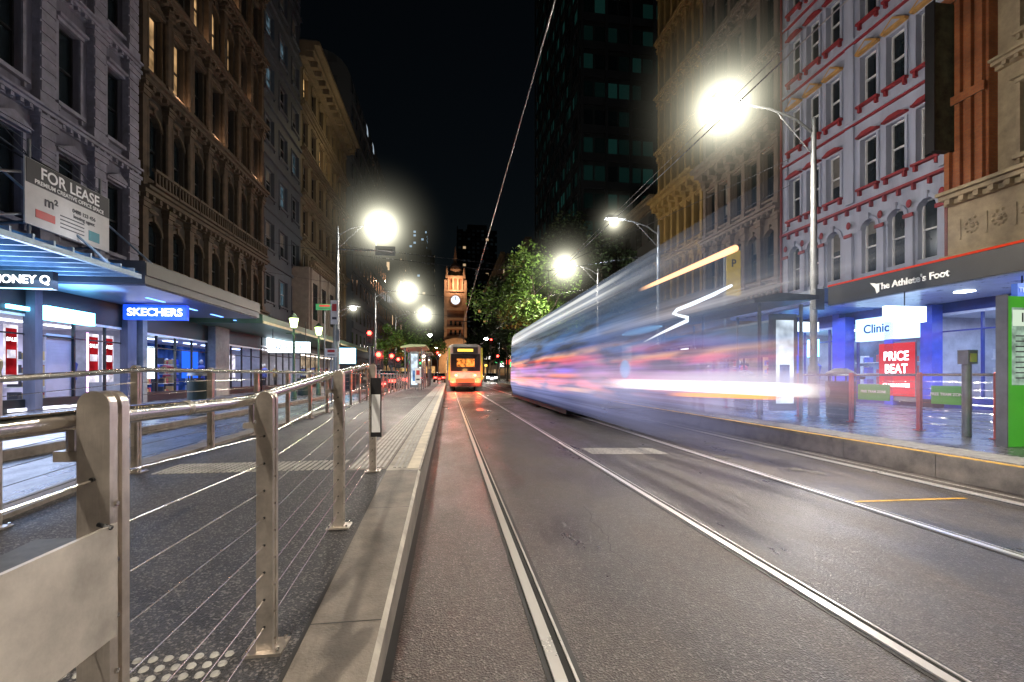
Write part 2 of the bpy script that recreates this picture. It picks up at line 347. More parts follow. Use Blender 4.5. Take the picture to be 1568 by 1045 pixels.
# ------------------------------------------------------------- facade toolkit
litw=emi('lit_window_warm',(1,.62,.25),.7,.7,2.0)
litc=emi('lit_window_cool',(.5,.8,1),.10,.8,2.0)
blind=pm('window_blind',(.16,.15,.13),.8,0,.3,1.2)
def floor_band(b,fx,s,y0,y1,z0,z1,wz0,wz1,bays,w,mw,mf,mt=None,arch=False,sill=True,hood=None,lit=0,litm=None,rng=random,surround=True,blinds=.25,pane=None):
    mt=mt or mw
    nx=lambda n:fx+s*n
    b.box('walls',mw,nx(-.3),nx(0),y0,y1,z0,wz0); b.box('walls',mw,nx(-.3),nx(0),y0,y1,wz1,z1)
    bays=sorted(bays); e=y0
    for c in bays:
        if c-w/2>e: b.box('walls',mw,nx(-.3),nx(0),e,c-w/2,wz0,wz1)
        e=c+w/2
    if y1>e: b.box('walls',mw,nx(-.3),nx(0),e,y1,wz0,wz1)
    for c in bays:
        a0,a1=c-w/2,c+w/2
        L=rng.random()<lit
        part='lit_windows' if L else 'window_glass'
        b.quad(part,(litm or litw) if L else (pane or glassd),(nx(-.24),a0,wz0),(nx(-.24),a1,wz0),(nx(-.24),a1,wz1),(nx(-.24),a0,wz1))
        if not L and rng.random()<blinds:
            zb=wz1-(wz1-wz0)*rng.uniform(.25,.8); b.quad('blinds',blind,(nx(-.238),a0+.04,zb),(nx(-.238),a1-.04,zb),(nx(-.238),a1-.04,wz1),(nx(-.238),a0+.04,wz1))
        fr=.045
        for q0,q1 in((a0,a0+fr),(a1-fr,a1)): b.box('window_frames',mf,nx(-.235),nx(-.17),q0,q1,wz0,wz1)
        zm=(wz0+wz1)/2
        for q0,q1 in((wz0,wz0+fr),(zm-.025,zm+.025),(wz1-fr,wz1)): b.box('window_frames',mf,nx(-.232),nx(-.165),a0+fr,a1-fr,q0,q1)
        if w>.9: b.box('window_frames',mf,nx(-.231),nx(-.18),c-.02,c+.02,wz0+fr,wz1-fr)
        if arch:
            zs=wz1-w/2; K=8
            for k in range(K):
                t0=math.pi*k/K; t1=math.pi*(k+1)/K
                p0=(c-w/2*math.cos(t0),zs+w/2*math.sin(t0)); p1=(c-w/2*math.cos(t1),zs+w/2*math.sin(t1))
                b.add('arch_fill',mw,[(nx(-.002),p0[0],p0[1]),(nx(-.002),p1[0],p1[1]),(nx(-.002),p1[0],wz1),(nx(-.002),p0[0],wz1),
                        (nx(-.23),p0[0],p0[1]),(nx(-.23),p1[0],p1[1])],[(0,1,2,3),(0,1,5,4)])
                ro=w/2+.12; q0=(c-ro*math.cos(t0),zs+ro*math.sin(t0)); q1=(c-ro*math.cos(t1),zs+ro*math.sin(t1))
                if hood=='ring':
                    b.add('arch_rings',mt,[(nx(.05),*p0),(nx(.05),*p1),(nx(.05),*q1),(nx(.05),*q0),(nx(0),*p0),(nx(0),*p1),(nx(0),*q1),(nx(0),*q0)],
                      [(0,1,2,3),(0,1,5,4),(3,2,6,7)])
            if hood=='ring': b.box('keystones',mt,nx(0),nx(.10),c-.06,c+.06,wz1-.02,wz1+.22)
        elif surround:
            for q0,q1 in((a0-.09,a0-.002),(a1+.002,a1+.09)): b.box('surrounds',mt,nx(0),nx(.05),q0,q1,wz0,wz1)
        if sill:
            b.box('sills',mt,nx(0),nx(.14),a0-.12,a1+.12,wz0-.12,wz0-.002)
            for q in(a0-.02,a1+.02): b.box('sill_brackets',mt,nx(0),nx(.09),q-.035,q+.035,wz0-.26,wz0-.122)
        if hood=='flat':
            b.box('hoods',mt,nx(0),nx(.2),a0-.14,a1+.14,wz1+.10,wz1+.2); b.box('hoods',mt,nx(0),nx(.1),a0-.1,a1+.1,wz1+.002,wz1+.1)
        if hood=='tri':
            b.box('hoods',mt,nx(0),nx(.14),a0-.14,a1+.14,wz1+.04,wz1+.12)
            b.prism('hoods',mt,[(a0-.18,wz1+.122),(a1+.18,wz1+.122),(c,wz1+.40)],'x',nx(0),nx(.18))
        if hood=='seg':
            prof=[(a0-.14,wz1+.05)]+[(c-(w/2+.14)*math.cos(math.pi*k/8),wz1+.10+.22*math.sin(math.pi*k/8)) for k in range(9)]+[(a1+.14,wz1+.05)]
            b.prism('hoods',mt,prof,'x',nx(0),nx(.16))
def cornice(b,fx,s,y0,y1,z,mat,big=1.0,dent=True,part='cornices'):
    nx=lambda n:fx+s*n
    b.box(part,mat,nx(0),nx(.12*big),y0,y1,z,z+.12*big); b.box(part,mat,nx(0),nx(.28*big),y0,y1,z+.12*big,z+.22*big); b.box(part,mat,nx(0),nx(.38*big),y0,y1,z+.22*big,z+.30*big)
    if dent:
        y=y0+.1
        while y<y1-.1:
            b.box('dentils',mat,nx(.12*big),nx(.25*big),y,y+.11*big,z+.0,z+.118*big)
            y+=.3*big
def pilaster(b,fx,s,y,w,z0,z1,mat,n=.12,part='pilasters'):
    nx=lambda q:fx+s*q
    b.box(part,mat,nx(0),nx(n),y-w/2,y+w/2,z0+.3,z1-.3)
    b.box(part,mat,nx(0),nx(n+.05),y-w/2-.05,y+w/2+.05,z0,z0+.3); b.box(part,mat,nx(0),nx(n+.06),y-w/2-.06,y+w/2+.06,z1-.3,z1-.12); b.box(part,mat,nx(0),nx(n+.1),y-w/2-.1,y+w/2+.1,z1-.12,z1)
def body(b,fx,s,y0,y1,z1,mat,depth=12,z0=3.72):
    b.box('building_mass',mat,fx-s*.301,fx-s*depth,y0,y1,z0,z1)
    b.box('rear_mass',mat,fx-s*3.2,fx-s*depth,y0,y1,0,z0-.001)
def spread(y0,y1,n,m=.0):
    w=(y1-y0-2*m)/n; return [y0+m+w*(i+.5) for i in range(n)]
XL=-11.5; XR=15.0
# ---- left A
mA=pm('render_grey',(.115,.112,.150),.8,0,.4,2.5,bump=.2,streak=True); mAt=pm('render_grey_trim',(.19,.185,.235),.75,0,.35,3)
roofm=pm('roof_dark',(.03,.03,.035),.8)
YA0,YA1=1.0,YX(205,XL)
A=B('rendered_office_building',(XL,10,0)); body(A,XL,1,YA0,YA1,24,roofm)
bays=spread(YA0,YA1,9); zf=4.6; rA=random.Random(2)
for k in range(5):
    z0=zf+k*3.9
    floor_band(A,XL,1,YA0,YA1,z0,z0+3.9,z0+.75,z0+3.15,bays,.8,mA,dark,mAt,hood='flat' if k%2 else 'tri',lit=0,rng=rA)
    cornice(A,XL,1,YA0,YA1,z0-.05,mAt,.9)
for i in range(10):
    y=YA0+(YA1-YA0)*i/9
    y=min(max(y,YA0+.35),YA1-.35)
    for k in range(5):
        z0=zf+k*3.9; pilaster(A,XL,1,y,.5,z0+.25,z0+3.85,mAt,.2)
        for q in range(9): A.box('rustication',mAt,XL+.2,XL+.235,y-.24,y+.24,z0+.62+q*.33,z0+.62+q*.33+.27)
cornice(A,XL,1,YA0,YA1,24.1,mAt,2)
A.box('upper_ground_wall',mA,XL-.3,XL,YA0,YA1,3.72,4.6)
A.done()
def shopfront(name,X,s,y0,y1,h,backm,floorz=.13,mull=1.3,framem=dark,ztop=3.7,depth=3.0,lightc=(.75,.85,1),power=120,stall=.35,stock=True):
    b=B(name,(X,(y0+y1)/2,floorz)); nx=lambda n:X+s*n
    b.quad('back_wall',backm,(nx(-depth),y0,floorz),(nx(-depth),y1,floorz),(nx(-depth),y1,ztop),(nx(-depth),y0,ztop))
    b.quad('shop_floor',pm('shop_floor',(.35,.35,.38),.25),(nx(-depth),y0,floorz+.005),(nx(0),y0,floorz+.005),(nx(0),y1,floorz+.005),(nx(-depth),y1,floorz+.005))
    for y in (y0,y1): b.box('side_walls',pm('shop_side',(.4,.4,.45),.7),nx(-depth),nx(-.05),y-.05 if y==y1 else y,y if y==y1 else y+.05,floorz,ztop)
    b.box('soffit',white,nx(-depth),nx(0),y0,y1,h,h+.08); b.box('fascia',framem,nx(-.1),nx(.02),y0,y1,h+.08,ztop)
    n=max(1,round((y1-y0)/mull))
    for i in range(n+1):
        yy=y0+(y1-y0)*i/n; b.box('mullions',framem,nx(-.08),nx(0),yy-.025,yy+.025,floorz+stall,h)
    b.box('stallriser',framem,nx(-.12),nx(.01),y0,y1,floorz,floorz+stall)
    b.box('transom',framem,nx(-.07),nx(-.01),y0,y1,h-.5,h-.46)
    if stock:
        rg=random.Random(int(y0*7)); y=y0+.3
        cols=[pm('stock_a',(.45,.06,.06)),pm('stock_b',(.08,.12,.45)),pm('stock_c',(.55,.55,.55)),pm('stock_d',(.03,.03,.04)),pm('stock_e',(.4,.28,.12))]
        while y<y1-.5:
            m=rg.randrange(5); d0=rg.uniform(-2.2,-.6); ww=rg.uniform(.35,.55)
            if rg.random()<.45:   # dressed mannequin
                cy_=y+ww/2; b.tube('mannequin_legs',cols[3],[(nx(d0),cy_-.08,floorz+.1),(nx(d0),cy_-.08,floorz+.95)],.07,8,rs=[.05,.09]); b.tube('mannequin_legs',cols[3],[(nx(d0),cy_+.08,floorz+.1),(nx(d0),cy_+.08,floorz+.95)],.07,8,rs=[.05,.09])
                b.tube('garments_%d'%m,cols[m],[(nx(d0),cy_,floorz+.85),(nx(d0),cy_,floorz+1.1),(nx(d0),cy_,floorz+1.4),(nx(d0),cy_,floorz+1.52)],.15,10,rs=[.17,.14,.2,.07]); b.ball('mannequin_heads',cols[2],(nx(d0),cy_,floorz+1.68),.09,.08,.12,8,6)
            else:                 # shelf unit with goods
                for q in range(4):
                    b.box('shelves',cols[2],nx(d0),nx(d0-.35),y,y+ww,floorz+.2+q*.42,floorz+.23+q*.42)
                    for e in range(3): b.box('goods_%d'%((m+e)%5),cols[(m+e+q)%5 if False else (m+e)%5],nx(d0-.02),nx(d0-.3),y+.02+e*ww/3,y-.02+(e+1)*ww/3,floorz+.231+q*.42,floorz+.231+q*.42+rg.uniform(.12,.32))
            y+=ww+rg.uniform(.1,.5)
        for q in range(max(1,int((y1-y0)/1.6))):
            b.box('ceiling_lights',emi('ceil_light_%d'%int(lightc[0]*10),lightc,8),nx(-1.2),nx(-1.0),y0+.5+q*1.6,y0+1.3+q*1.6,h-.04,h-.005)
    b.light('shop_light',(nx(-1.2),(y0+y1)/2,h-.15),power,lightc,kind='AREA',size=(1.5,(y1-y0)*.8),rot=(0,0,0))
    return b
bw=emi('shop_back_white',(.66,.64,1.0),.85,.6,1.2); bb=emi('shop_back_blue',(.05,.12,.55),.35,.9,1.3); bbr=emi('shop_back_cool',(.25,.45,1.0),.40,.9,1.1); bwm=emi('shop_back_warm',(1,.75,.5),.35,.8,1.2)  # emission on the back walls stands in for brightly lit interiors
cyan=emi('cyan_sign',(.18,.65,1),10); cyw=emi('white_blue_sign',(.7,.88,1),5); blue=emi('blue_sign',(.02,.12,.9),1.6); wtxt=emi('sign_white_text',(.9,.95,1),4)
S=shopfront('shop_front',XL,1,3,YA1-.1,2.75,bw,power=260)
S.box('light_box',cyan,XL+.03,XL+.2,YX(60,XL),YX(135,XL),2.72,3.12); S.box('light_box',cyan,XL+.03,XL+.12,YX(6,XL),YX(50,XL),2.9,3.0)
redp=emi('poster_red',(.6,.02,.03),.55,.5,3); whp=emi('poster_white',(.9,.85,1),1.1,.5,4)
for px0,px1 in((14,36),(141,158),(163,180)):
    a,c=YX(px0,XL),YX(px1,XL)
    S.box('poster_panel',whp,XL-.14,XL-.13,a,c,.9,2.5)
    S.box('poster_red',redp,XL-.125,XL-.12,a+.05,c-.05,1.15,2.4)
    S.text('poster_text','SALE',(c-a)*.34,(XL-.115,(a+c)/2,2.1),'+x',wtxt,.002); S.box('poster_band',whp,XL-.119,XL-.117,a+.08,c-.08,1.6,1.82)
S.box('pier',mA,XL-.05,XL+.25,YX(38,XL),YX(50,XL),.13,3.6); S.box('roller_door',pm('roller',(.42,.40,.52),.5,0,.1,2),XL-.13,XL-.1,YX(76,XL),YX(118,XL),.13,2.35)
for q in range(22): S.box('roller_slats',pm('roller',(1,1,1)),XL-.1,XL-.085,YX(76,XL),YX(118,XL),.2+q*.1,.26+q*.1)
S.box('pier',pm('blue_tile',(.04,.06,.25),.3),XL-.05,XL+.2,YX(186,XL),YX(200,XL),.13,3.6)
pk=emi('magenta_strip',(.9,.35,.9),5); S.box('neon_strip',pk,XL+.005,XL+.03,YX(132,XL),YX(134,XL),.6,2.5); S.box('step_light',emi('step_light',(.85,.85,1),3.5),XL+.02,XL+.05,YX(10,XL),YX(182,XL),.16,.24)
S.light('shop_spill',(XL+.6,13,2.4),220,(.65,.72,1),kind='AREA',size=(1.6,4),rot=(0,math.radians(-70),0))
S.done()
aw=B('glass_awning',(-9.5,8,3.8))
bglass=emi('awning_panel',(.06,.24,.62),.48,.6,1.5); ribm=pm('rib_blue_steel',(.25,.34,.45),.4,.4)  # blue light from below is put into the glazing as emission
ya0,ya1=4,YX(215,-8.3)
aw.box('front_beam',ribm,-8.36,-8.27,ya0,ya1,3.76,3.88)
y=ya0
while y<ya1:
    aw.box('ribs',ribm,-11.5,-8.37,y,y+.05,3.78,4.02); aw.quad('glazing',bglass,(-11.45,y+.08,4.03),(-8.4,y+.08,3.97),(-8.4,y+.44,3.97),(-11.45,y+.44,4.03)); y+=.5
aw.box('rear_beam',ribm,-11.48,-11.3,ya0,ya1,3.6,3.84)
for y in (6.5,9.5,12.5,15.3): aw.tube('stays',ribm,[(-8.3,y,3.9),(-11.4,y,6.8)],.03,6)
for y in(7.2,9.4,11.4,13.6): aw.box('uplights',emi('awn_tube',(.4,.8,1),10),-11.25,-11.15,y,y+1.1,3.70,3.76)
aw.light('uplight',(-10.2,11,3.5),200,(.22,.5,1),kind='AREA',size=(1.5,8),rot=(math.pi,0,0))
aw.done()
b=B('shop_sign',(-10.4,11.5,3.5)); c=W(35,428,11.3)
b.box('case',black,-11.2,-9.75,c.y-.08,c.y+.08,3.28,3.72); b.text('letters','MONEY Q',.28,(-10.45,c.y-.085,3.5),'-y',wtxt,.01); b.box('trim_tube',cyan,-11.2,-9.75,c.y-.1,c.y-.082,3.27,3.29); b.done()
b=B('shop_sign',(-10,15.8,3.3)); yy=YX(242,-10)
b.box('case',pm('sign_blue',(.01,.04,.45),.4,em=(.01,.08,.9),es=1.2),-11.05,-9.05,yy-.08,yy+.08,3.05,3.57); b.text('letters','SKECHERS',.36,(-10.05,yy-.085,3.3),'-y',wtxt,.01,sx=1.05); b.done()
b=B('for_lease_board',(-9,11,5)); ya,yb=YX(38,-9),YX(167,-9)
b.box('board',pm('board_white',(.50,.49,.48),.6,0,.12,3),-9.03,-9.0,ya,yb,4.42,5.85); b.box('header',pm('board_dark',(.03,.03,.035),.6),-9.0,-8.99,ya+.02,yb-.02,5.32,5.84)
b.text('title','FOR LEASE',.36,(-8.985,(ya+yb)/2,5.62),'+x',white,.002,sx=1.0)
b.text('subtitle','PREMIUM CREATIVE OFFICE SPACE',.13,(-8.985,(ya+yb)/2,5.4),'+x',white,.002)
b.text('area','m\u00b2',.34,(-8.992,ya+.65,5.05),'+x',tdk,.002); b.text('details','0400 123 456\nleasing agent',.13,(-8.992,ya+1.6,5.05),'+x',tdk,.002)
b.box('agent_logo',red,-8.998,-8.99,ya+.25,ya+.75,4.62,4.8); b.box('agent_logo2',pm('logo_teal',(.02,.2,.25),.5),-8.998,-8.99,yb-.7,yb-.35,4.55,4.8)
for i in range(4): b.box('text_lines',tdk,-8.998,-8.992,ya+.9,ya+1.6,4.6+i*.09,4.625+i*.09)
for y in(ya+.2,yb-.2):
    b.tube('struts',dark,[(-9.04,y,4.5),(-11.4,y,4.3)],.03,6); b.tube('struts',dark,[(-9.04,y,5.8),(-11.4,y,7.2)],.02,6)
    b.tube('guy_wires',galv,[(-9.02,y,5.85),(-11.4,y+1.6,7.9)],.012,5); b.tube('guy_wires',galv,[(-9.02,y,5.85),(-11.4,y-1.6,7.9)],.012,5)
    b.tube('frame_poles',galv,[(-9.08,y,3.9),(-9.08,y,6.3)],.03,8)
b.tube('frame_poles',galv,[(-9.08,ya-1.6,4.9),(-9.08,ya,5.5)],.03,8); b.tube('frame_poles',galv,[(-9.08,ya-1.6,4.0),(-9.08,ya,4.6)],.03,8)
b.light('board_light',(-8.3,(ya+yb)/2,4.5),14,(.9,.93,1),.1)
b.done()
# ---- left B
mB=pm('soot_stone',(.026,.020,.015),.85,0,.5,2.5,bump=.3,streak=True); mBt=pm('soot_stone_trim',(.066,.046,.029),.8,0,.5,3)
YB1=YX(400,XL)
Bb=B('ornate_stone_building',(XL,22,0)); body(Bb,XL,1,YA1,YB1,29,roofm)
bays=spread(YA1,YB1,7,.3); rB=random.Random(5)
Bb.box('lower_wall',mB,XL-.3,XL,YA1,YB1,3.72,4.7)
hts=[(4.7,3.2),(7.9,4.2),(12.1,4.0),(16.1,4.0),(20.1,4.0),(24.1,4.0)]
for i,(z0,h) in enumerate(hts):
    floor_band(Bb,XL,1,YA1,YB1,z0,z0+h,z0+.8,z0+h-.75,bays,1.0,mB,dark,mBt,arch=(i in(0,1,3)),hood='ring' if i in(0,1,3) else ('tri' if i==2 else 'seg'),lit=.28 if i>1 else .0,rng=rB,litm=emi('lit_dim_warm',(1,.60,.27),.42,.9,1.6),blinds=.1)
    cornice(Bb,XL,1,YA1,YB1,z0-.1,mBt,1.4)
    for j in range(8):
        y=YA1+.3+(YB1-YA1-.6)*j/7
        pilaster(Bb,XL,1,min(max(y,YA1+.3),YB1-.3),.32,z0+.35,z0+h-.12,mBt,.22)
        if j<7 and i in(1,2):
            for e in(-.64,.64):
                yc=bays[j]+e; Bb.tube('columns',mBt,[(XL+.16,yc,z0+.8),(XL+.16,yc,z0+h-.8)],.09,8)
        if j<7: Bb.ball('festoons',mBt,(XL+.03,bays[j],z0+h-.38),.07,.32,.09,10,5)
for y in bays:
    Bb.box('balcony',mBt,XL,XL+.55,y-.75,y+.75,7.85+.45,7.85+.55)
    for q in range(7): Bb.tube('balusters',mBt,[(XL+.48,y-.65+q*.216,8.4),(XL+.48,y-.65+q*.216,8.85)],.04,6)
    Bb.box('balcony_rail',mBt,XL+.4,XL+.56,y-.75,y+.75,8.85,8.95)
for j,z0 in((3,12.9),(5,16.9),(1,12.9),(2,16.9),(4,20.9),(6,12.9)):
    Bb.light('trim_fill',(XL+.35,bays[j],z0),26,(1,.62,.38),.05)  # unseen warm lamps added to bring out the upper trim
cornice(Bb,XL,1,YA1,YB1,28.2,mBt,3)
Bb.done()
S=shopfront('shop_front',XL,1,YA1+.1,YB1-.1,2.7,bb,power=90,lightc=(.4,.55,1))
for a,c,m in((212,228,bb),(240,262,cyw),(300,322,blue),(352,376,whp)): S.box('glow_panel_%d'%a,m,XL-.6,XL-.55,YX(a,XL),YX(c,XL),1.0,2.3)  # glowing panels added to brighten the dark shop
S.box('pier',pm('stone_pier',(.2,.19,.18),.7,0,.3,4),XL-.02,XL+.35,YX(318,XL),YX(340,XL),.13,3.6)
S.box('pier',mB,XL-.02,XL+.3,YX(205,XL),YX(212,XL),.13,3.6)
S.done()
aw=B('awning',(-9.8,20,3.9)); am=pm('awning_dark',(.03,.035,.05),.5); ab=pm('awning_soffit',(.10,.12,.2),.4)
aw.box('canopy',am,-11.48,-8.3,YX(222,-8.3),YX(397,-8.3),3.66,4.3); aw.box('soffit',ab,-11.4,-8.35,YX(222,-8.3)+.1,YX(397,-8.3)-.1,3.62,3.655)
aw.box('fascia_band',pm('awning_grey',(.04,.038,.04),.5),-8.3,-8.26,YX(222,-8.3),YX(397,-8.3),3.9,4.25)
for y in(16,18,20,22,24): aw.box('soffit_strips',emi('soffit_blue_strip',(.15,.35,1),4),-9.6,-9.5,y,y+.9,3.60,3.619)
aw.light('soffit_light',(-9.9,19,3.5),260,(.22,.42,1),kind='AREA',size=(1.5,7),rot=(0,0,0)); aw.light('soffit_light2',(-9.9,11,3.5),330,(.35,.55,1),kind='AREA',size=(1.5,8),rot=(0,0,0)); aw.done()
# ---- left C
mC=pm('grey_panel',(.050,.060,.078),.7,0,.3,2,streak=True); fC=pm('frame_grey',(.12,.13,.14),.6); YC1=YX(460,XL)
C=B('office_block',(XL,32,0)); body(C,XL,1,YB1,YC1,36,roofm); rC=random.Random(9)
C.box('lower_wall',mC,XL-.3,XL,YB1,YC1,3.72,5)
for k in range(9):
    z0=5+k*3.4
    floor_band(C,XL,1,YB1,YC1,z0,z0+3.4,z0+.9,z0+2.7,spread(YB1,YC1,3),1.5,mC,fC,mC,hood=None,lit=.3,rng=rC,litm=litc); C.box('belts',mC,XL,XL+.15,YB1,YC1,z0-.1,z0+.1)
C.done()
# ---- left D
mD=pm('warm_stone',(.13,.10,.062),.8,0,.3,2,streak=True,bump=.2); YD1=YX(530,XL)
D=B('corner_stone_building',(XL,45,0)); body(D,XL,1,YC1,YD1,26,roofm); rD=random.Random(4)
for k in range(6):
    z0=4.4+k*3.6
    floor_band(D,XL,1,YC1,YD1,z0,z0+3.6,z0+.8,z0+2.9,spread(YC1,YD1,7),1.2,mD,dark,mD,hood='flat' if k%2 else 'tri',lit=.12,rng=rD); cornice(D,XL,1,YC1,YD1,z0-.1,mD,1.3,False)
cornice(D,XL,1,YC1-.3,YD1,26,mD,4); D.box('near_side',mD,XL-12,XL-.302,YC1-.05,YC1,4,26.0)
pod=pm('podium_stone',(.20,.17,.14),.7,0,.25,3)
D.box('lower_podium',pod,XL,XL+1.2,YC1-2,YC1+6,4.2,9.2); cornice(D,XL+1.2,1,YC1-2,YC1+6,9.2,pod,1.5)
for q in range(3): D.box('podium_windows',glassd,XL+1.2,XL+1.22,YC1-1.3+q*2.5,YC1+.2+q*2.5,5.4,8.2); D.box('podium_piers',pod,XL+1.2,XL+1.35,YC1-1.75+q*2.5,YC1-1.45+q*2.5,4.2,9.15)
D.light('cornice_fill',(-7.5,YC1+6,22),360,(1,.78,.4),.4)  # unseen point lamp added to brighten the cornice corner
D.done()
E=B('tall_corner_building',(XL,68,0)); wE=winmat('tower_windows_a',(.07,.08,.095),(.7,.85,1),1.02,.5,2.6,3.4,.3)
YE1=YX(592,XL); ye0=YD1+3
prof=[(XL-22,0),(XL,0),(XL,36)]+[(XL-4*(1-math.cos(math.pi/2*k/6)),36+4*math.sin(math.pi/2*k/6)) for k in range(1,7)]+[(XL-22,40)]
E.prism('tower_body',wE,prof,'y',ye0,YE1)
for k in range(10): E.box('floor_bands',mC,XL,XL+.2,ye0,YE1,3.4*(k+1),3.4*(k+1)+.8)
E.box('parapet',mC,XL-20,XL-3.9,ye0-.1,YE1+.1,40,40.8); E.box('lit_sign',cyw,XL-2.2,XL-.8,ye0-.2,ye0-.05,30,31)
E.done()
for y0,y1,h,cx in((86,108,18,XL),(109,140,30,XL),(141,186,22,XL)):
    q=B('city_building',(cx,(y0+y1)/2,0)); q.box('mass',winmat('cw%d'%y0,(.06,.05,.045),(1,.7,.4),.95,.8,2.4,3.5,.28),cx-16,cx,y0,y1,0,h); cornice(q,cx,1,y0,y1,h-.6,mD,3,False)
    for k in range(int(h/3.5)): q.box('belts',mD,cx,cx+.2,y0,y1,3.5*k+3.3,3.5*k+3.6)
    q.done()
S=shopfront('shop_front',XL,1,YB1+.1,YC1,2.9,bwm,power=80,lightc=(.8,.85,1)); S.box('light_box',cyw,XL+.05,XL+.2,YX(412,XL+.2),YX(450,XL+.2),2.9,3.5); S.done()
S=shopfront('shop_front',XL,1,YC1+.1,YD1,2.9,bwm,power=80,lightc=(1,.85,.7)); S.done()
b=B('shop_sign',(-9.6,24,3)); c=W(443,531,23.5); b.box('case',cyw,c.x-1.0,c.x+1.0,c.y-.1,c.y+.1,2.3,2.85); b.text('letters','$2 SUSHI',.36,(c.x,c.y-.105,2.58),'-y',black,.005)
b.tube('hangers',dark,[(c.x-.8,c.y,2.85),(c.x-.8,c.y,3.9)],.02,6); b.tube('hangers',dark,[(c.x+.8,c.y,2.85),(c.x+.8,c.y,3.9)],.02,6); b.done()
b=B('shop_sign',(-9.6,30,2.7)); c=W(532,560,30); b.box('case',cyan,c.x-.5,c.x+.5,c.y-.1,c.y+.1,1.9,2.9); b.box('foot',dark,c.x-.5,c.x+.5,c.y-.1,c.y+.1,.13,1.9); b.done()
aw=B('awning',(-9.8,35,3.9)); aw.box('canopy',pm('awning_green',(.05,.10,.07),.5),-11.48,-8.4,YX(402,-8.4),YX(455,-8.4)+22,3.5,3.9); aw.box('edge_trim',pm('awning_cream',(.35,.33,.2),.5),-8.4,-8.36,YX(402,-8.4),YX(455,-8.4)+22,3.5,3.62)
aw.light('soffit_light',(-9.9,28,3.4),90,(.75,.85,1),kind='AREA',size=(1.5,7)); aw.light('soffit_light2',(-9.9,42,3.4),120,(.9,.9,.8),kind='AREA',size=(1.5,9)); aw.done()
rg=random.Random(31); sgc=[emi('fs_red',(1,.05,.03),3),emi('fs_green',(.1,.9,.25),2),emi('fs_amber',(1,.6,.1),3),emi('fs_white',(1,.95,.85),3),emi('fs_blue',(.1,.3,1),3)]
for i in range(16):
    s_=rg.choice((-1,1)); X_=-9.8 if s_<0 else 13; Y_=rg.uniform(48,170); z_=rg.uniform(2.4,4.5) if rg.random()<.7 else rg.uniform(5,9); w_=rg.uniform(.5,1.3); h_=rg.uniform(.3,1.1)
    b=B('shop_sign',(X_,Y_,z_)); b.box('lit_face',rg.choice(sgc),X_-w_,X_+w_,Y_-.12,Y_-.1,z_-h_/2,z_+h_/2); b.box('case',dark,X_-w_-.05,X_+w_+.05,Y_-.099,Y_+.1,z_-h_/2-.05,z_+h_/2+.05); b.box('wall_arm',dark,min(X_,XL if s_<0 else XR),max(X_,XL if s_<0 else XR),Y_-.03,Y_+.03,z_-.03,z_+.03); b.done()
# ---- right R1
brick=brickmat('orange_brick',(.44,.12,.035),(.52,.17,.05),(.25,.15,.1)); cream=pm('cream_stone',(.37,.29,.18),.75,0,.3,3,bump=.3)
Y1=YX(1460,XR)
R=B('brick_bank_building',(XR,8,0)); body(R,XR,-1,-2,Y1,26,roofm)
yb=YX(1528,XR)
R.box('brick_pier',brick,XR-.3,XR+.3,yb,Y1,6.3,26)
for q in range(4):
    y=yb+(Y1-yb)*(q+.5)/4; R.box('brick_ribs',brick,XR-.42,XR-.301,y-.07,y+.07,6.5,26)
for k in range(6): R.box('brick_courses',brick,XR-.46,XR-.421,yb,Y1,9+k*3,9.25+k*3)
bays=[yb-1.0-1.75*i for i in range(7)]
for k in range(6):
    z0=6.3+k*3.3
    floor_band(R,XR,-1,-2,yb,z0,z0+3.3,z0+.7,z0+2.6,bays,.95,cream,white,cream,hood='flat' if k%2==0 else 'seg'); cornice(R,XR,-1,-2,yb,z0-.1,cream,.9)
R.box('stone_base',cream,XR+.3,XR-.2,-2,Y1,3.9,6.15)
cornice(R,XR-.2,-1,-2,Y1,6.15,cream,1.2); cornice(R,XR-.2,-1,-2,Y1,4.4,cream,.8)
y=-1.5
while y<Y1-.4:
    for k in range(14):
        a=k*.62; rr_=.04+.014*k; R.ball('scrolls',cream,(XR-.21,y+rr_*math.cos(a),5.4+rr_*math.sin(a)*1.1),.035,.045,.045,7,5)
    R.ball('bosses',cream,(XR-.22,y,5.4),.05,.06,.06,8,6); R.box('frieze_blocks',cream,XR-.2,XR-.23,y+.30,y+.36,5.1,5.7)
    y+=.66
R.done()
b=B('projecting_sign',(14.4,Y1,9.5)); vy=YX(1443,14.4)
b.box('panel',pm('old_sign_green',(.045,.05,.028),.7,0,.8,4),14.0,14.75,vy-.1,vy+.1,7.7,12); b.box('frame',dark,13.96,14.0,vy-.13,vy+.13,7.66,12.04); b.box('frame',dark,14.75,14.79,vy-.13,vy+.13,7.66,12.04)
b.box('brackets',dark,14.79,15,vy-.03,vy+.03,8.2,8.3); b.box('brackets',dark,14.79,15,vy-.03,vy+.03,11.2,11.3); b.done()
# ---- right R2
wR=pm('white_render',(.34,.37,.47),.75,0,.22,2,bump=.15,streak=True); rT=pm('red_trim',(.26,.022,.03),.6,0,.35,5); teal=pm('teal_blind',(.02,.07,.08),.4); yT=pm('ochre_trim',(.45,.25,.08),.6,0,.25,5)
panet=pm('teal_pane',(.012,.035,.042),.12,0,.5,1.5)
Y2=YX(1198,XR)
R=B('white_hotel_building',(XR,17,0)); body(R,XR,-1,Y1,Y2,24,roofm)
dY=lambda D:(D-XR*ST)/CT
bays=[dY(d) for d in(14.4,15.4,16.4,17.9,18.9,19.9)]; r2_=random.Random(3)
nx=lambda n:XR-n
R.box('walls_lower',wR,XR,XR+.3,Y1,Y2,3.72,4.5)
floor_band(R,XR,-1,Y1,Y2,4.5,7.35,4.85,6.75,bays,.6,wR,white,wR,arch=True,hood='ring',sill=False,rng=r2_,blinds=.4)
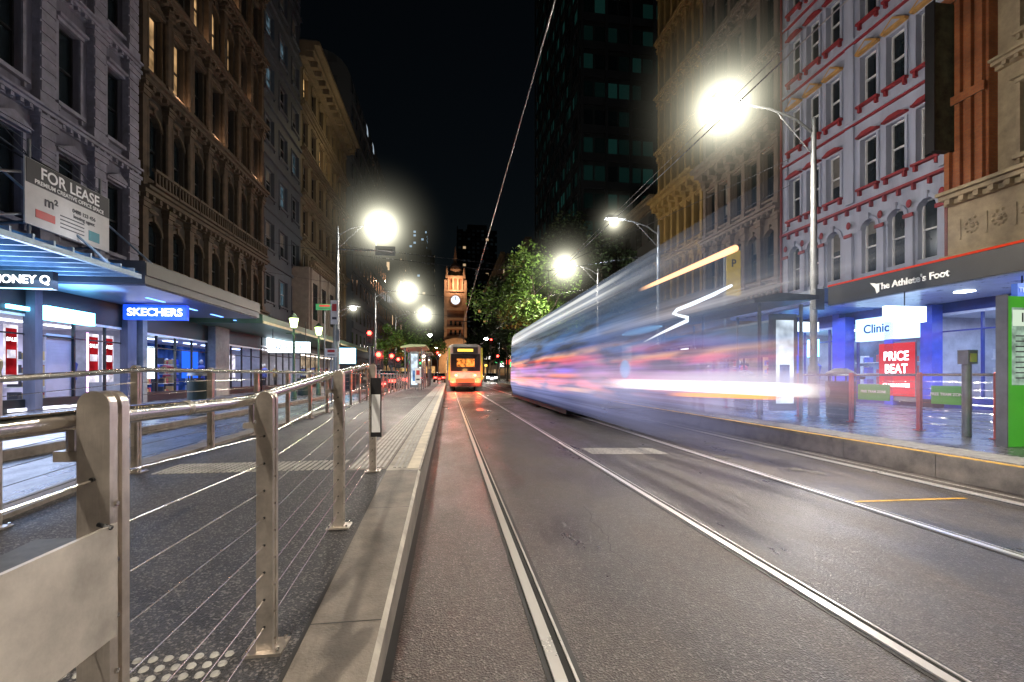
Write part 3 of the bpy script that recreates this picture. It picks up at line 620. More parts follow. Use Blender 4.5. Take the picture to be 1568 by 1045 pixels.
for y in [bays[0]-.5]+[ (a+c)/2 for a,c in zip(bays[:-1],bays[1:])]+[bays[-1]+.45]:
    R.box('arch_piers',wR,nx(0),nx(.1),y-.13,y+.13,4.5,6.35); R.ball('red_medallions',rT,(nx(.1),y,6.75),.05,.09,.14,10,6); R.box('red_imposts',rT,nx(.1),nx(.16),y-.16,y+.16,6.3,6.42)
R.box('red_belt',rT,nx(0),nx(.16),Y1,Y2,7.352,7.44)
y=Y1+.1
while y<Y2: R.box('red_brackets',rT,nx(0),nx(.12),y,y+.07,7.16,7.35); y+=.5
for k in range(4):
    z0=7.5+k*3.05
    floor_band(R,XR,-1,Y1,Y2,z0,z0+3.05,z0+.5,z0+2.25,bays,.64,wR,teal,wR,hood=None,sill=False,surround=True,rng=r2_,blinds=.15,pane=panet)
    for c in bays:
        R.box('red_sills',rT,nx(0),nx(.16),c-.42,c+.42,z0+.39,z0+.47)
        for e in(-.33,.33): R.box('red_sill_brackets',rT,nx(0),nx(.12),c+e-.04,c+e+.04,z0+.22,z0+.39)
        m=rT if k%2==0 else yT; pt='red_hoods' if k%2==0 else 'ochre_hoods'
        R.box(pt,m,nx(0),nx(.16),c-.42,c+.42,z0+2.33,z0+2.39)
        if k%2==0: R.prism(pt,m,[(c-.40,z0+2.392),(c+.40,z0+2.392),(c+.18,z0+2.5),(c-.18,z0+2.5)],'x',nx(0),nx(.14))
        else: R.prism(pt,m,[(c-.45,z0+2.392),(c+.45,z0+2.392),(c,z0+2.7)],'x',nx(0),nx(.17)); R.prism('pediment_panels',wR,[(c-.28,z0+2.42),(c+.28,z0+2.42),(c,z0+2.62)],'x',nx(.171),nx(.176))
    R.box('red_string',rT,nx(0),nx(.10),Y1,Y2,z0+2.92,z0+2.98); R.box('string_mould',wR,nx(0),nx(.14),Y1,Y2,z0+2.981,z0+3.06)
    for y in(Y1+.2,(bays[2]+bays[3])/2,Y2-.2): R.box('quoins',wR,nx(0),nx(.08),y-.18,y+.18,z0+.06,z0+2.9)
cornice(R,XR,-1,Y1,Y2,19.8,yT,3)
for y in(Y1+.08,Y2-.1): R.tube('downpipes',pm('pipe_red',(.2,.03,.03),.5),[(nx(.14),y,3.9),(nx(.14),y,19.5)],.05,8)
R.done()
Y3=YX(1080,XR); Y4=YX(1010,XR)
for nm,y0,y1,c,nb,hs in(('beige_stone_building',Y2,Y3,(.15,.115,.09),5,3.7),('ochre_stone_building',Y3,Y4,(.26,.17,.055),6,3.9)):
    mm=pm(nm+'_m',c,.8,0,.35,2.5,streak=True,bump=.2); R=B(nm,(XR,(y0+y1)/2,0)); body(R,XR,-1,y0,y1,30,roofm)
    R.box('lower_wall',mm,XR,XR+.3,y0,y1,3.72,5)
    for k in range(6):
        z0=5+k*hs
        floor_band(R,XR,-1,y0,y1,z0,z0+hs,z0+.7,z0+hs-.7,spread(y0,y1,nb,.2),.8 if nb==5 else .7,mm,dark,mm,arch=(k%2==0),hood='ring' if k%2==0 else 'flat',lit=0); cornice(R,XR,-1,y0,y1,z0-.12,mm,1.3 if k!=2 else 2.6)
        for i in range(nb+1): pilaster(R,XR,-1,min(max(y0+.2+(y1-y0-.4)*i/nb,y0+.2),y1-.2),.26,z0+.3,z0+hs-.12,mm,.18)
    R.done()
q=B('city_building',(XR,40,0)); q.box('mass',winmat('low_r',(.05,.05,.045),(1,.8,.5),1.0,.7,2.2,3.4,.25),XR,XR+12,Y4,49,0,14); cornice(q,XR,-1,Y4,49,13.5,mD,2,False)
for k in range(4): q.box('belts',mD,XR-.2,XR,Y4,49,3.4*k+3.2,3.4*k+3.5)
q.done()
gt=B('glass_office_tower',(25,62,0)); gm=winmat('tower_glass',(.010,.016,.019),(.75,.9,1),1.113,.35,1.5,3.3,.08,.022,(.18,.9,.75))
gt.box('glass_core',gm,XR+.5,48,52,79,0,120); tb=pm('tower_band',(.018,.022,.026),.5,0,.3,.3)
for k in range(36): gt.box('spandrels',tb,XR+.3,48.2,51.8,79.2,3.3*k,3.3*k+.95)
for i in range(12): gt.box('mullions',tb,XR+.3+i*3,XR+.65+i*3,51.6,51.79,0,120)
for i in range(10): gt.box('mullions',tb,XR+.1,XR+.29,52+i*3,52.35+i*3,0,120)
gt.done()
for y0,y1,h in((82,120,26),(122,186,34)):
    q=B('city_building',(XR,(y0+y1)/2,0)); q.box('mass',winmat('rr%d'%y0,(.05,.05,.05),(1,.75,.45),.96,.8,2.6,3.5,.28),XR,XR+20,y0,y1,0,h); cornice(q,XR,-1,y0,y1,h-.5,mD,3,False); q.done()
for px,py,w,D_,lc in((731,352,60,420,(1,.7,.4)),(640,345,26,500,(.5,.75,1)),(612,430,40,460,(1,.7,.4)),(655,390,20,430,(1,.8,.5)),(768,420,36,470,(1,.6,.3)),(742,428,26,380,(1,.55,.2))):
    c=W(px,py,D_); hw=w*D_/F/2; q=B('skyscraper',(c.x,c.y,0))
    wm=winmat('sk%d'%px,(.012,.013,.016),lc,.97,.5,4.2,4,.2,.012,(.3,.5,.6)); q.box('tower',wm,c.x-hw,c.x+hw,c.y,c.y+30,0,c.z); q.box('plant_room',roofm,c.x-hw*.5,c.x+hw*.5,c.y+4,c.y+20,c.z,c.z+6); q.box('corner_fin',dark,c.x-hw-.6,c.x-hw,c.y,c.y+30,0,c.z+3); q.done()
# ------------------------------------------------------------- clock tower
ct=B('clock_tower',(2.9,200,0)); st=pm('tower_sandstone',(.52,.35,.24),.75,0,.25,.4); st2=pm('tower_brick',(.34,.17,.10),.8,0,.2,.4); cop=pm('tower_dome_copper',(.34,.22,.16),.6,.1)
cx,cy=2.9,202
def sq(part,m,hw,z0,z1): ct.box(part,m,cx-hw,cx+hw,cy-hw,cy+hw,z0,z1)
sq('shaft',st2,4.0,0,37)
for zz in(9,13,17,21,25,29,37): sq('string_courses',st,4.9,zz,zz+.8)
for e in(-1,1):
    for f in(-1,1): ct.box('corner_piers',st,cx+e*4.25-.55,cx+e*4.25+.55,cy+f*4.25-.55,cy+f*4.25+.55,0,42)
for zz in(10.5,14.5,18.5,22.5):
    for e in(-1.9,0,1.9): ct.box('shaft_windows',glassd,cx+e-.45,cx+e+.45,cy-4.06,cy-4.01,zz,zz+2)
sq('clock_stage',st,4.45,29.8,37.0)
K=28; ct.add('clock_face',emi('clock_glow',(.8,.88,1),1.5),[(cx+1.9*math.cos(2*math.pi*k/K),cy-4.62,33.4+1.9*math.sin(2*math.pi*k/K)) for k in range(K)],[tuple(range(K))])
for k in range(K):
    a0,a1=2*math.pi*k/K,2*math.pi*(k+1)/K
    ct.add('clock_rim',cop,[(cx+r_*math.cos(a),yy_,33.4+r_*math.sin(a)) for a in(a0,a1) for r_,yy_ in((1.9,cy-4.63),(2.5,cy-4.7),(2.5,cy-4.4))],[(0,1,4,3),(1,2,5,4)])
ct.box('clock_hands',black,cx-.12,cx+.12,cy-4.7,cy-4.66,33.4,35.0); ct.box('clock_hands',black,cx,cx+1.2,cy-4.7,cy-4.66,33.3,33.5)
sq('belfry_core',st2,3.0,37.8,44)
for e in(-3,-1,1,3): ct.box('belfry_columns',st,cx+e-.35,cx+e+.35,cy-4,cy-3.3,37.8,43)
sq('belfry_cornice',st,4.3,43,44)
for e in(-1,1):
    for f in(-1,1): ct.tube('corner_turrets',st,[(cx+e*3.8,cy+f*3.8,44),(cx+e*3.8,cy+f*3.8,46.5),(cx+e*3.8,cy+f*3.8,48)],.5,8,rs=[.55,.5,.05])
ct.tube('octagon_drum',st,[(cx,cy,44),(cx,cy,47.4)],2.8,8,smooth=False); ct.tube('drum_cornice',st,[(cx,cy,46.8),(cx,cy,47.3)],3.2,8,smooth=False)
ct.tube('dome',cop,[(cx,cy,47.4),(cx,cy,48.6),(cx,cy,49.8),(cx,cy,50.6)],3,16,rs=[2.9,2.6,1.7,.7]); ct.tube('lantern',st,[(cx,cy,50.6),(cx,cy,52.4)],.8,8); ct.tube('spire',cop,[(cx,cy,52.4),(cx,cy,58)],.3,6,rs=[.8,.05])
stn=B('railway_station',(0,206,0)); stn.box('wing',st2,-30,45,207.5,225,0,12)
for i in range(22):
    x=-29+i*3.4; stn.box('piers',st,x-.4,x+.4,207,207.5,0,11)
    stn.box('bay_windows',emi('station_glow',(1,.55,.2),.7,.5,1),x+.8,x+2.5,207.3,207.49,2,5)
stn.box('cornice',st,-30.5,45.5,206.8,207.6,11.5,12.6)
stn.prism('entrance_gable',st,[(cx-7,0),(cx+7,0),(cx+7,12)]+[(cx+7*math.cos(math.pi*k/12),12+5*math.sin(math.pi*k/12)) for k in range(1,12)]+[(cx-7,12)],'y',196,197.4)
prof=[(cx+4*math.cos(math.pi*k/12),6+4.5*math.sin(math.pi*k/12)) for k in range(13)]
stn.add('entrance_arch',emi('arch_glow',(1,.6,.25),1.2,.5,1),[(x,195.95,z_) for x,z_ in [(cx+4,2)]+prof+[(cx-4,2)]],[tuple(range(15))])
stn.done()
for x,y,zz,p,tx in((-13,165,12,160000,112),(18,165,12,110000,112)):
    rz=math.atan2(-(cx-x),cy-y); ct.light('floodlight',(x,y,zz),p,(1,.68,.46),.5,'SPOT',rot=(math.radians(tx),0,rz),spot=math.radians(60))
ct.light('belfry_glow',(cx,cy-7.5,40),3000,(1,.6,.35),.4)
ct.light('base_glow',(cx,188,7),5000,(1,.6,.3),.5)
ct.done()
# ------------------------------------------------------------- lamps
def halo_mat(k):
    nm='lamp_glow_vol_%g'%k
    if nm in MATS: return MATS[nm]
    m=bpy.data.materials.new(nm); nt=nodes(m); L=nt.links; out=N(nt,'ShaderNodeOutputMaterial'); e=N(nt,'ShaderNodeEmission'); e.inputs[0].default_value=(1,.97,.74,1)
    tc=N(nt,'ShaderNodeTexCoord'); gtx=N(nt,'ShaderNodeTexGradient',gradient_type='SPHERICAL'); L.new(tc.outputs['Object'],gtx.inputs[0])
    def P(ex,kk):
        pw=N(nt,'ShaderNodeMath',operation='POWER'); pw.inputs[1].default_value=ex; L.new(gtx.outputs['Fac'],pw.inputs[0]); ml=N(nt,'ShaderNodeMath',operation='MULTIPLY'); ml.inputs[1].default_value=kk
        L.new(pw.outputs[0],ml.inputs[0]); return ml.outputs[0]
    ad=N(nt,'ShaderNodeMath',operation='ADD'); L.new(P(12,k),ad.inputs[0]); L.new(P(4,k*.034),ad.inputs[1])
    L.new(ad.outputs[0],e.inputs[1]); L.new(e.outputs[0],out.inputs['Volume']); MATS[nm]=m; return m
def halo(b,loc,R,k):  # lamp glow put into a self-emitting volume; no mist is lit
    me=bpy.data.meshes.new('lamp_glow'); bm=bmesh.new(); bmesh.ops.create_icosphere(bm,subdivisions=3,radius=1); bm.to_mesh(me); bm.free(); me.materials.append(halo_mat(k))
    o=bpy.data.objects.new('lamp_glow',me); o.location=loc; o.scale=(R,R,R); b.extra.append(o)
LC=(1,.88,.72)
def street_lamp(px,lx,y,z,base,down,spill,R=1.6,k=1.2,c=LC,bowl=.24):
    b=B('street_lamp',(px,y,base))
    b.tube('pole',galv,[(px,y,base),(px,y,base+1.2),(px,y,base+1.25),(px,y,z-.3)],.1,12,rs=[.13,.12,.09,.06]); b.tube('pole_cap',galv,[(px,y,z-.3),(px,y,z-.05)],.045,8)
    s=1 if lx>px else -1
    b.tube('arm',galv,[(px,y,z-.45),(px+s*.5,y,z-.12),(px+s*1.2,y,z+.08),(lx-s*.2,y,z+.16)],.03,8)
    b.tube('stay',galv,[(px,y,z-1.0),(px+s*1.0,y,z-.0)],.015,6)
    b.prism('head',galv,[(lx-.42,z+.12),(lx-.3,z+.26),(lx+.3,z+.26),(lx+.45,z+.12)],'y',y-.16,y+.16)
    b.ball('bowl',lampem,(lx,y,z),bowl,bowl,bowl*.75)
    b.light('downlight',(lx,y,z-bowl-.05),down,c,.12,'SPOT',rot=(0,0,0),spot=math.radians(150),blend=.5)
    if spill: b.light('spill_light',(lx,y,z-bowl-.1),spill,c,.12)
    if k: halo(b,(lx,y,z),R,k)
    b.box('junction_box',galv,px-.12,px+.12,y-.2,y-.1,base+2.6,base+3.1)
    b.done()
def LP(px,py,z=7.6):
    D_=(z-H)*F/(574-py); return W(px,py,D_)
p=LP(1108,165); street_lamp(9.0,p.x,p.y,7.6,.15,2600,820,3.0,13,bowl=.28)
p=LP(583,348); street_lamp(-4.75,p.x,p.y,7.6,0,2900,170,3.4,13,bowl=.32)
p=LP(865,408); street_lamp(8.9,p.x,p.y,7.6,.15,2600,1100,3.4,12,bowl=.32)
p=LP(940,340); street_lamp(8.9,p.x,p.y,7.6,.15,1200,120,1.7,10,(.8,.88,1),bowl=.17)
p=LP(624,447); street_lamp(-5.6,p.x,p.y,7.6,.0,2400,300,4.2,9,bowl=.36)
p=LP(650,482); street_lamp(-5.6,p.x,p.y,7.6,0,2000,200,4.2,8,bowl=.36)
street_lamp(-4.75,-2.9,-4.5,7.6,0,2900,0,k=0); street_lamp(9,6.6,-3,7.6,.15,2200,350,k=0)  # unseen lamps behind the camera, row repeated to light the foreground
for Y_ in(75,110,150):
    street_lamp(-5.6,-3,Y_,7.6,0,1500,100,k=0,bowl=.3); street_lamp(9,6.6,Y_+6,7.6,.15,1500,100,k=0,bowl=.3)
p=W(541,472,30); street_lamp(p.x-1.2,p.x,p.y,p.z,.13,300,40,1.4,8,bowl=.16)
for px,py in((450,492),(488,505)):
    D_=6.4*F/((687-px)*CT); p=W(px,py,D_); b=B('heritage_lamp',(p.x,p.y,.13)); gr=pm('heritage_green',(.03,.07,.04),.5)
    b.tube('post',gr,[(p.x,p.y,.13),(p.x,p.y,.8),(p.x,p.y,.85),(p.x,p.y,p.z-.3)],.06,10,rs=[.12,.1,.06,.045]); b.tube('lantern',emi('lantern_glow',(.75,1,.35),9),[(p.x,p.y,p.z-.25),(p.x,p.y,p.z+.12)],.1,6,rs=[.11,.18],smooth=False)
    b.tube('cap',gr,[(p.x,p.y,p.z+.12),(p.x,p.y,p.z+.35)],.2,6,rs=[.22,.03]); b.tube('arm',gr,[(p.x-.3,p.y,p.z-.5),(p.x+.3,p.y,p.z-.5)],.02,6)
    b.light('light',(p.x,p.y,p.z-.45),60,(.8,1,.5),.1); b.done()
# ------------------------------------------------------------- wires
ow=B('overhead_wires',(2.7,20,5.3)); wm_=pm('copper_wire',(.40,.38,.36),.4,.6)
for x in(1.14,4.27):
    ow.tube('contact_wire',wm_,[(x,-6,5.2),(x,120,5.2)],.009,5)
    ow.tube('feeder_wire',wm_,[(x+.05,-6,5.42),(x+.05,30,5.34),(x+.05,120,5.4)],.005,5)
wd=pm('span_wire',(.05,.05,.055),.5,.4)
for y in(19.2,27,35.5,49):
    ow.tube('span_wires',wd,[(-11.3,y+.8,7.2),(-4.75,y,6.1),(1.14,y,5.62),(4.27,y,5.62),(9,y,6.5),(14.8,y,7.5)],.008,4)
    for x in(1.14,4.27): ow.tube('droppers',wd,[(x,y,5.62),(x,y,5.22)],.008,4)
ow.tube('span_wires',wd,[(9,11,6.9),(4.27,19,5.6),(-4.7,20,6.6)],.008,4); ow.tube('span_wires',wd,[(9,11,6.2),(8.9,27,6.6)],.01,4)
ow.done()
# ------------------------------------------------------------- trees
def tree(X,Y,h,R,seed,leafc,n=5200,low=.35,ls=.16):
    rg=random.Random(seed); b=B('street_tree',(X,Y,.1)); bark=pm('bark',(.10,.08,.06),.9,0,.3,6,bump=.4)
    b.tube('trunk',bark,[(X,Y,.1),(X+.1,Y,h*.2),(X-.05,Y+.1,h*.42),(X+.1,Y,h*.62)],.2,9,rs=[.22,.17,.14,.07])
    cl=[]
    for i in range(17):
        a=rg.uniform(0,6.28); zz=h*rg.uniform(low+.08,.93); rad=R*rg.uniform(.35,.95)*math.sin(math.pi*min(.95,max(.12,(zz/h-low+.12)/(1.12-low))))
        c=Vector((X+rad*math.cos(a),Y+rad*math.sin(a),zz)); s0=Vector((X,Y,h*rg.uniform(.25,.5)))
        mid=(s0+c)/2+Vector((rg.uniform(-.3,.3),rg.uniform(-.3,.3),-.2)); b.tube('limbs',bark,[s0,mid,c],.06,6,rs=[.09,.05,.015]); cl.append((c,R*rg.uniform(.24,.5)))
    for i in range(n):
        c,rc=cl[rg.randrange(len(cl))]
        d=Vector((rg.gauss(0,1),rg.gauss(0,1),rg.gauss(0,.75))).normalized()*rc*rg.random()**.45
        p=c+d; u=Vector((rg.gauss(0,1),rg.gauss(0,1),rg.gauss(0,.5))).normalized(); v=u.cross(Vector((rg.gauss(0,1),rg.gauss(0,1),rg.gauss(0,1)))).normalized(); s=ls*rg.uniform(.6,1.3)
        pt='leaves_%d'%rg.randrange(3)
        b.add(pt,pm(leafc[0]+pt,[x*(.6,1,1.5)[int(pt[-1])] for x in leafc[1]],.55,0,.3,3),[p-u*s,p-v*s*.5,p+u*s,p+v*s*.5],[(0,1,2,3)])
    b.done()
lg=('leafg_',(.10,.19,.03)); ld=('leafd_',(.035,.06,.025))  # brighter green has lamp light put into its colour
tree(6.3,31.0,9.8,3.3,1,lg,11000,.25,.13); tree(6.6,39,11.5,3.9,2,lg,9500,.25,.17); tree(9.2,52,15.5,4.6,3,ld,8000,.3,.25); tree(12.2,44,17,4.2,4,ld,7500,.3,.24); tree(9,70,17,5,5,ld,5000,.3,.3); tree(12.5,36,13,3.2,8,ld,5500,.3,.2)
tree(-4.0,60,8.5,3.2,6,lg,5000,.3,.2); tree(-7,80,11,4,7,lg,4000,.3,.25); tree(8.5,100,14,5,9,ld,3500,.25,.35); tree(-5.5,45,6.2,1.8,10,lg,3500,.35,.14)
# ------------------------------------------------------------- moving tram (long-exposure)
def rounded(x0,x1,z0,z1,r):
    pts=[(x0+.12,z0),(x1-.12,z0),(x1,z0+.5)]
    pts+=[(x1-.04,2.3)]+[(x1-.06-r+r*math.cos(a),z1-r*.8+r*.8*math.sin(a)) for a in [math.pi/2*k/6 for k in range(7)]]
    pts+=[(x0+.06+r-r*math.sin(a),z1-r*.8+r*.8*math.cos(a)) for a in [math.pi/2*k/6 for k in range(7)]]+[(x0+.04,2.3),(x0,z0+.5)]
    return pts
def ghost():  # light streaks, reflections and highlights are painted into the body as emission
    m=bpy.data.materials.new('blurred_tram_body'); nt=nodes(m); L=nt.links; out=N(nt,'ShaderNodeOutputMaterial')
    tc=N(nt,'ShaderNodeTexCoord'); s=N(nt,'ShaderNodeSeparateXYZ'); L.new(tc.outputs['Object'],s.inputs[0])
    def ramp(inp,els,interp='LINEAR'):
        r=N(nt,'ShaderNodeValToRGB'); cr=r.color_ramp; cr.interpolation=interp
        while len(cr.elements)<len(els): cr.elements.new(.5)
        for e,(p_,c_) in zip(cr.elements,els): e.position=p_; e.color=(*c_,1)
        L.new(inp,r.inputs[0]); return r.outputs[0]
    def mix(a,b,mode,f=1.0):
        x=N(nt,'ShaderNodeMix',data_type='RGBA',blend_type=mode); x.inputs[0].default_value=f
        for i,q in((6,a),(7,b)):
            if isinstance(q,tuple): x.inputs[i].default_value=(*q,1)
            else: L.new(q,x.inputs[i])
        return x.outputs[2]
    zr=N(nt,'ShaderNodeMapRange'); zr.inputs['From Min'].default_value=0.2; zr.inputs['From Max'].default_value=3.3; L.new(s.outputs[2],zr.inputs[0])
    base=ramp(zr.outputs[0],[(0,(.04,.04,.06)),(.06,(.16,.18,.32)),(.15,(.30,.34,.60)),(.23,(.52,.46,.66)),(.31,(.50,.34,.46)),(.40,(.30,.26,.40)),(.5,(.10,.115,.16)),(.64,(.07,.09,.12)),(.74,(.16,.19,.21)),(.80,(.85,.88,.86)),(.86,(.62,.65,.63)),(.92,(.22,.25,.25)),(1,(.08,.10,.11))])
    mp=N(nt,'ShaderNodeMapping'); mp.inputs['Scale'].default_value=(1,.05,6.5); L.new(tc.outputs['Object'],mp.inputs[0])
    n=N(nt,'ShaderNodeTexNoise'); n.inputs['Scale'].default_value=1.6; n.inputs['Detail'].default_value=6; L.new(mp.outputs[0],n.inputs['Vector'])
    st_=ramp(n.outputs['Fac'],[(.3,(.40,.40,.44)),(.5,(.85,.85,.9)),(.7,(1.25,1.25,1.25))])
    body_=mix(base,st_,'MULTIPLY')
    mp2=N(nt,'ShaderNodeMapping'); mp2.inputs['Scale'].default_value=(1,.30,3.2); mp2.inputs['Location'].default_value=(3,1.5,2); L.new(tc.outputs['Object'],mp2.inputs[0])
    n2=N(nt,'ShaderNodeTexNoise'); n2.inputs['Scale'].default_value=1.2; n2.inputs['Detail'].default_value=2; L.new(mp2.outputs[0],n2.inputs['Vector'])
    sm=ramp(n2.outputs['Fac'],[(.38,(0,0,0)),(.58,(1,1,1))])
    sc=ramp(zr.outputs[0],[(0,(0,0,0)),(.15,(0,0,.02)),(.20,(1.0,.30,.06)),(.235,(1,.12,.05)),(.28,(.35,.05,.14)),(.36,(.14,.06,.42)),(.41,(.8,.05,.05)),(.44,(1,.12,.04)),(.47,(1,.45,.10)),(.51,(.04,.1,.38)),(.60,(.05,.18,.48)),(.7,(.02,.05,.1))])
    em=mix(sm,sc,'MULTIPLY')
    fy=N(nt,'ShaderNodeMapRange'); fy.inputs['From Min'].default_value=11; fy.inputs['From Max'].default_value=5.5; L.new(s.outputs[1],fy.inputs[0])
    lowz=ramp(zr.outputs[0],[(0,(.10,.10,.13)),(.12,(.42,.42,.62)),(.27,(1.0,.93,1.08)),(.40,(.46,.42,.60)),(.6,(.06,.08,.12)),(1,(.02,.02,.03))])  # painted headlight glow, whitest low on the front end
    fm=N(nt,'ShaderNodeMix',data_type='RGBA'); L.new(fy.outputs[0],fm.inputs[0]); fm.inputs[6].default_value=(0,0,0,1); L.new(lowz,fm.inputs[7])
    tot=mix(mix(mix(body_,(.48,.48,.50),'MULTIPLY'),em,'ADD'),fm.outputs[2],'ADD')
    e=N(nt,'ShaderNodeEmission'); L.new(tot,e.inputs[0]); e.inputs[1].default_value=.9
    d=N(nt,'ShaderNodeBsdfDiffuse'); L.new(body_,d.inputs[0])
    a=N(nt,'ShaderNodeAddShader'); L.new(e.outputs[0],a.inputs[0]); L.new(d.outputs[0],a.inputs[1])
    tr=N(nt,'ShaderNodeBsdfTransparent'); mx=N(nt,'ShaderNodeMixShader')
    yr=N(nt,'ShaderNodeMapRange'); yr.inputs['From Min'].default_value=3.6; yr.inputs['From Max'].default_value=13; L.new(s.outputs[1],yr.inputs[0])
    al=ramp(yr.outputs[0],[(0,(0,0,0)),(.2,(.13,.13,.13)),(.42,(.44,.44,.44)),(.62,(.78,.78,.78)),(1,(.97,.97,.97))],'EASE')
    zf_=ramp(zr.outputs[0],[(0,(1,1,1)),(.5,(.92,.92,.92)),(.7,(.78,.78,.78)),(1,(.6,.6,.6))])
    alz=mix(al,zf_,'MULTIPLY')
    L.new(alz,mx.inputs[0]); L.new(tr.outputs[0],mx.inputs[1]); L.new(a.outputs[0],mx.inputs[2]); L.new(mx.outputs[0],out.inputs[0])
    return m
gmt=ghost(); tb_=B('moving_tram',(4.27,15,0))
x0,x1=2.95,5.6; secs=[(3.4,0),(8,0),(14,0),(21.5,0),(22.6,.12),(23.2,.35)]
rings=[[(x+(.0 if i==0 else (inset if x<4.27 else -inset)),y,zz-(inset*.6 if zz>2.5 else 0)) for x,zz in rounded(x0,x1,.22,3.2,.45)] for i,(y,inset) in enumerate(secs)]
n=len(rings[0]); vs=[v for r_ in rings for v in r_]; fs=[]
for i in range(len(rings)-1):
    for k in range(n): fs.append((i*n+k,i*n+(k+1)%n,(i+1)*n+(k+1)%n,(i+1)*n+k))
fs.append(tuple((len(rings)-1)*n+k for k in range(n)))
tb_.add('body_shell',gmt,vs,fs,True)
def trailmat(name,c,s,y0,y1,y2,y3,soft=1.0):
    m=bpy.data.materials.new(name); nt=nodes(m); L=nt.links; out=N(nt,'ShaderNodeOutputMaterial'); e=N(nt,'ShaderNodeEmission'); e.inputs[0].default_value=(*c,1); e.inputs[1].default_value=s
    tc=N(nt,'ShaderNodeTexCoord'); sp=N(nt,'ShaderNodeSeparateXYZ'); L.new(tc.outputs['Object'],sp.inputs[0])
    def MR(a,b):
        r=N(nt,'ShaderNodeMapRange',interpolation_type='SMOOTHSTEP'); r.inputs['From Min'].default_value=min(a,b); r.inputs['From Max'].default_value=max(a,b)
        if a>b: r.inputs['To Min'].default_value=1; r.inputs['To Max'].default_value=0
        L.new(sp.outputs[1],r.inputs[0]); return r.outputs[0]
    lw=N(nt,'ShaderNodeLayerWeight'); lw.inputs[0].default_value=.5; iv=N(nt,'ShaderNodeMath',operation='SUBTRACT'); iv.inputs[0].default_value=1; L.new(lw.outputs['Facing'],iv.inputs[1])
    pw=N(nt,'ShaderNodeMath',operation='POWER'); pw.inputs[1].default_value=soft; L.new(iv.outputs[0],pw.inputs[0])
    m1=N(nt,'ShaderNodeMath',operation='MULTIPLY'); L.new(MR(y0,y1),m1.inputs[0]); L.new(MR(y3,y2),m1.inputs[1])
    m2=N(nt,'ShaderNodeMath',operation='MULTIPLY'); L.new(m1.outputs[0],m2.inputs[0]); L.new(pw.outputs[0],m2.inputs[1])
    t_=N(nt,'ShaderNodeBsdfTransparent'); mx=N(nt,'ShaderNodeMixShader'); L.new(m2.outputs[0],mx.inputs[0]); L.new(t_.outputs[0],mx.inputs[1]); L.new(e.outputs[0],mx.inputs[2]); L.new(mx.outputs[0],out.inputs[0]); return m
a,c=W(925,586,9.2),W(1262,599,4.6)
tb_.tube('headlight_trail',trailmat('headlight_trail',(1,.94,.88),3.0,4.0,5.0,7.6,8.9,1.3),[a,(a+c)/2,c],.09,14,rs=[.10,.085,.08],caps=False)
a,c=W(950,582,10.5),W(1250,588,5.8); tb_.tube('headlight_trail_far',trailmat('headlight_trail_b',(.85,.86,1),1.0,4.9,6.5,8,10,1.8),[a,c],.2,14,caps=False)
a,c=W(1010,603,8),W(1190,608,5.4); tb_.tube('indicator_trail',trailmat('indicator_trail',(1,.35,.08),2.2,4.7,5.3,6.4,7.5),[a,c],.035,8,caps=False)
a,c=W(975,446,9.6),W(1126,380,6.3); tb_.tube('destination_light_trail',trailmat('dest_trail',(1,.50,.24),3.2,5.35,5.5,8.2,9.1,.6),[a,c],.045,10,rs=[.035,.05],caps=False)
zp=[(985,524,9.2),(1010,511,8.5),(1035,499,7.9),(1052,491,7.5),(1053,486,7.45),(1040,483,7.5),(1031,480,7.5),(1037,474,7.4),(1060,465,7.1),(1092,451,6.6),(1120,437,6.2)]
tb_.tube('marker_light_trail',trailmat('marker_trail',(.85,.92,1),1.9,5.2,5.6,7.6,9.0,.5),[W(*q) for q in zp],.022,8,rs=[.012,.02,.03,.032,.028,.022,.022,.03,.034,.03,.02],caps=False)
a,c=W(955,508,9.5),W(1010,505,8.0); tb_.ball('window_light',trailmat('wl',(.3,.6,1),.9,6,6.2,9,10,1.2),((a+c)/2),.12,.9,.07)
a=W(957,565,8.6); tb_.ball('door_light',trailmat('wl2',(.35,.6,1),.9,6,6.2,10,11,1.5),a,.10,.14,.18)
for z_,r_,s_ in((2.72,.022,1.0),(2.88,.04,1.2),(2.60,.012,.6)):  # glowing tubes stand in for the bright highlight along the roof edge
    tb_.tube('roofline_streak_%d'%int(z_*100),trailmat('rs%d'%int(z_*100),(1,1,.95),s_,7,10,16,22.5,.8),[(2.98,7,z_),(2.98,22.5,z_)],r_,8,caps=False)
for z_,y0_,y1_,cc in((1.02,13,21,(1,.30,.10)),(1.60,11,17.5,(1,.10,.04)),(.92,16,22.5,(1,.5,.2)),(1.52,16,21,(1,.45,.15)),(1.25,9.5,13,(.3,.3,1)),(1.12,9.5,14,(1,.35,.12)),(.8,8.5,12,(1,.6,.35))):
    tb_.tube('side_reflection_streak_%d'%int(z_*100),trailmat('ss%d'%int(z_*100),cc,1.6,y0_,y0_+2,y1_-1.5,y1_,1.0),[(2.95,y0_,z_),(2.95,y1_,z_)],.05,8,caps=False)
tb_.box('underframe',pm('underframe',(.01,.01,.012),.7),3.15,5.4,12,22.8,.08,.24)
for y in(15,17,20,21.8):
    for x in(3.4,5.0): tb_.tube('wheels',dark,[(x,y,.33),(x+.1,y,.33)],.31,14)
tb_.light('headlight_glow',(4.2,4.6,1.0),80,(1,.93,.88),.3)
tb_.done()
